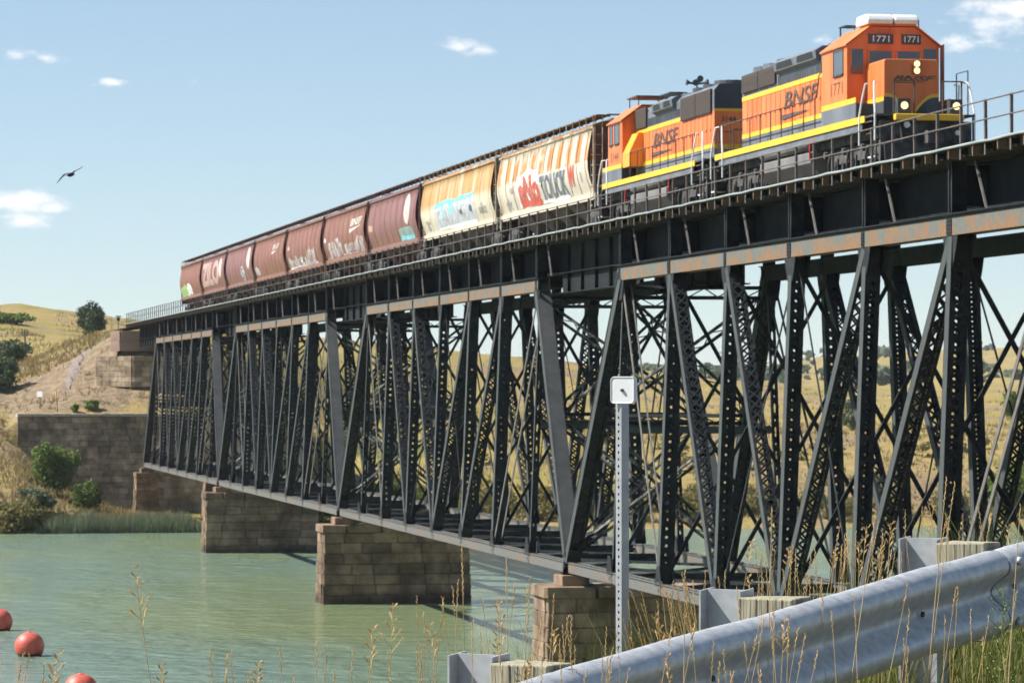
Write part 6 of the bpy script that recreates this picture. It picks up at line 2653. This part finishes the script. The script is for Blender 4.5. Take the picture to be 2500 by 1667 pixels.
tag(link('grass_stalks', me, GR), 'dry seeding grass stalks growing along the guardrail', 'grass', kind='stuff')

# dense low grass under and behind the rail
rs = np.random.default_rng(55)
def blades(n, u0, u1, v0, v1, h0, h1, w, seed):
    rs = np.random.default_rng(seed)
    u, v = rs.uniform(u0, u1, n), rs.uniform(v0, v1, n)
    bx = RAIL_P.x + RAIL_D.x * u + RAIL_N.x * v
    by = RAIL_P.y + RAIL_D.y * u + RAIL_N.y * v
    bz = np.array([near_ground(a, b) for a, b in zip(bx, by)]) - .02
    h = rs.uniform(h0, h1, n) * (0.7 + .6 * (fnoise(bx * 2.2, by * 2.2, 9, 3) + .5))
    a = rs.uniform(0, 6.28, n)
    lean = rs.normal(0, .28, (n, 2)) * h[:, None]
    ww = w * rs.uniform(.6, 1.4, n)
    dx, dy = np.cos(a) * ww, np.sin(a) * ww
    L = []
    for t, kx in ((0, 1), (.5, .8), (1, .05)):
        cx, cy, cz = bx + lean[:, 0] * t ** 2, by + lean[:, 1] * t ** 2, bz + h * (t - .18 * t * t)
        L.append(np.stack([cx - dx * kx, cy - dy * kx, cz], -1))
        L.append(np.stack([cx + dx * kx, cy + dy * kx, cz], -1))
    V_ = np.stack(L, 1).reshape(-1, 3)
    i0 = np.arange(n) * 6
    F_ = np.concatenate([np.stack([i0, i0 + 1, i0 + 3, i0 + 2], -1), np.stack([i0 + 2, i0 + 3, i0 + 5, i0 + 4], -1)])
    return V_, F_
parts = [blades(9000, .5, 6.5, -1.6, .1, .22, .5, .0022, 1), blades(7000, -1.0, 6.5, .1, 1.6, .4, .9, .002, 2), blades(2500, 3.0, 7.5, -2.4, -.9, .2, .42, .0022, 3)]
off, Vs, Fs = 0, [], []
for a_, b_2 in parts:
    Vs.append(a_)
    Fs.append(b_2 + off)
    off += len(a_)
tag(link('verge_grass', fast_mesh('verge_grass', np.concatenate(Vs), np.concatenate(Fs)), GRASS_G), 'green and yellow verge grass below the guardrail', 'grass', kind='stuff')

# green bushy weed in front of the rail at the right
wt = at_depth(2452, 1455, 11.6)
wb = at_depth(2420, 1600, 11.5)
wr = empty('green_weed', (wb.x, wb.y, ground_z(wb)), 'bushy bright green weed before the guardrail at the right edge', 'weed')
m = MB()
o = wr.location
rr = random.Random(4)
ax_b, ax_t = Vector((0, 0, 0)), wt - o
m.cur = 0
m.tube([ax_b, ax_b.lerp(ax_t, .5) + Vector((.01, 0, 0)), ax_t], [.003, .0025, .001], 5)
for i in range(34):
    t = .45 + .55 * i / 34
    c = ax_b.lerp(ax_t, t)
    a = i * 2.4
    ln = .10 * (1.15 - t) + .03
    e = c + Vector((math.cos(a) * ln, math.sin(a) * ln, ln * 1.0))
    m.cur = 0
    m.tube([c, e], .001, 3, False)
    m.cur = 1
    for q in range(9):
        f = c.lerp(e, .2 + .09 * q) + Vector((rr.uniform(-1, 1), rr.uniform(-1, 1), rr.uniform(-1, 1))) * .008
        d = Vector((rr.uniform(-1, 1), rr.uniform(-1, 1), rr.uniform(.2, 1.2))).normalized() * rr.uniform(.006, .012)
        s = d.orthogonal().normalized() * .0028
        m.add([f, f + d * .5 + s, f + d, f + d * .5 - s], [(0, 1, 2, 3)])
link('stem', m.mesh('weed'), [LEAF_G, leaf_mat('weed_leaves', (.17, .24, .06), (.30, .36, .12), None, 20)], wr)

# ---------------------------------------------------------------- summer haze over the valley
hz = bpy.data.materials.new('valley_haze')
hn, hl = nodes_of(hz)
hn.remove(hn['Principled BSDF'])
pv = hn.new('ShaderNodeVolumePrincipled')
pv.inputs['Color'].default_value = (.86, .91, 1.0, 1)
pv.inputs['Density'].default_value = HAZE
pv.inputs['Anisotropy'].default_value = 0.0
hl.new(pv.outputs[0], hn['Material Output'].inputs['Volume'])
haze = MB().box(-37000, 37000, -400, 12500, -3.5, 52).build('haze', hz)
tag(haze, kind='stuff')
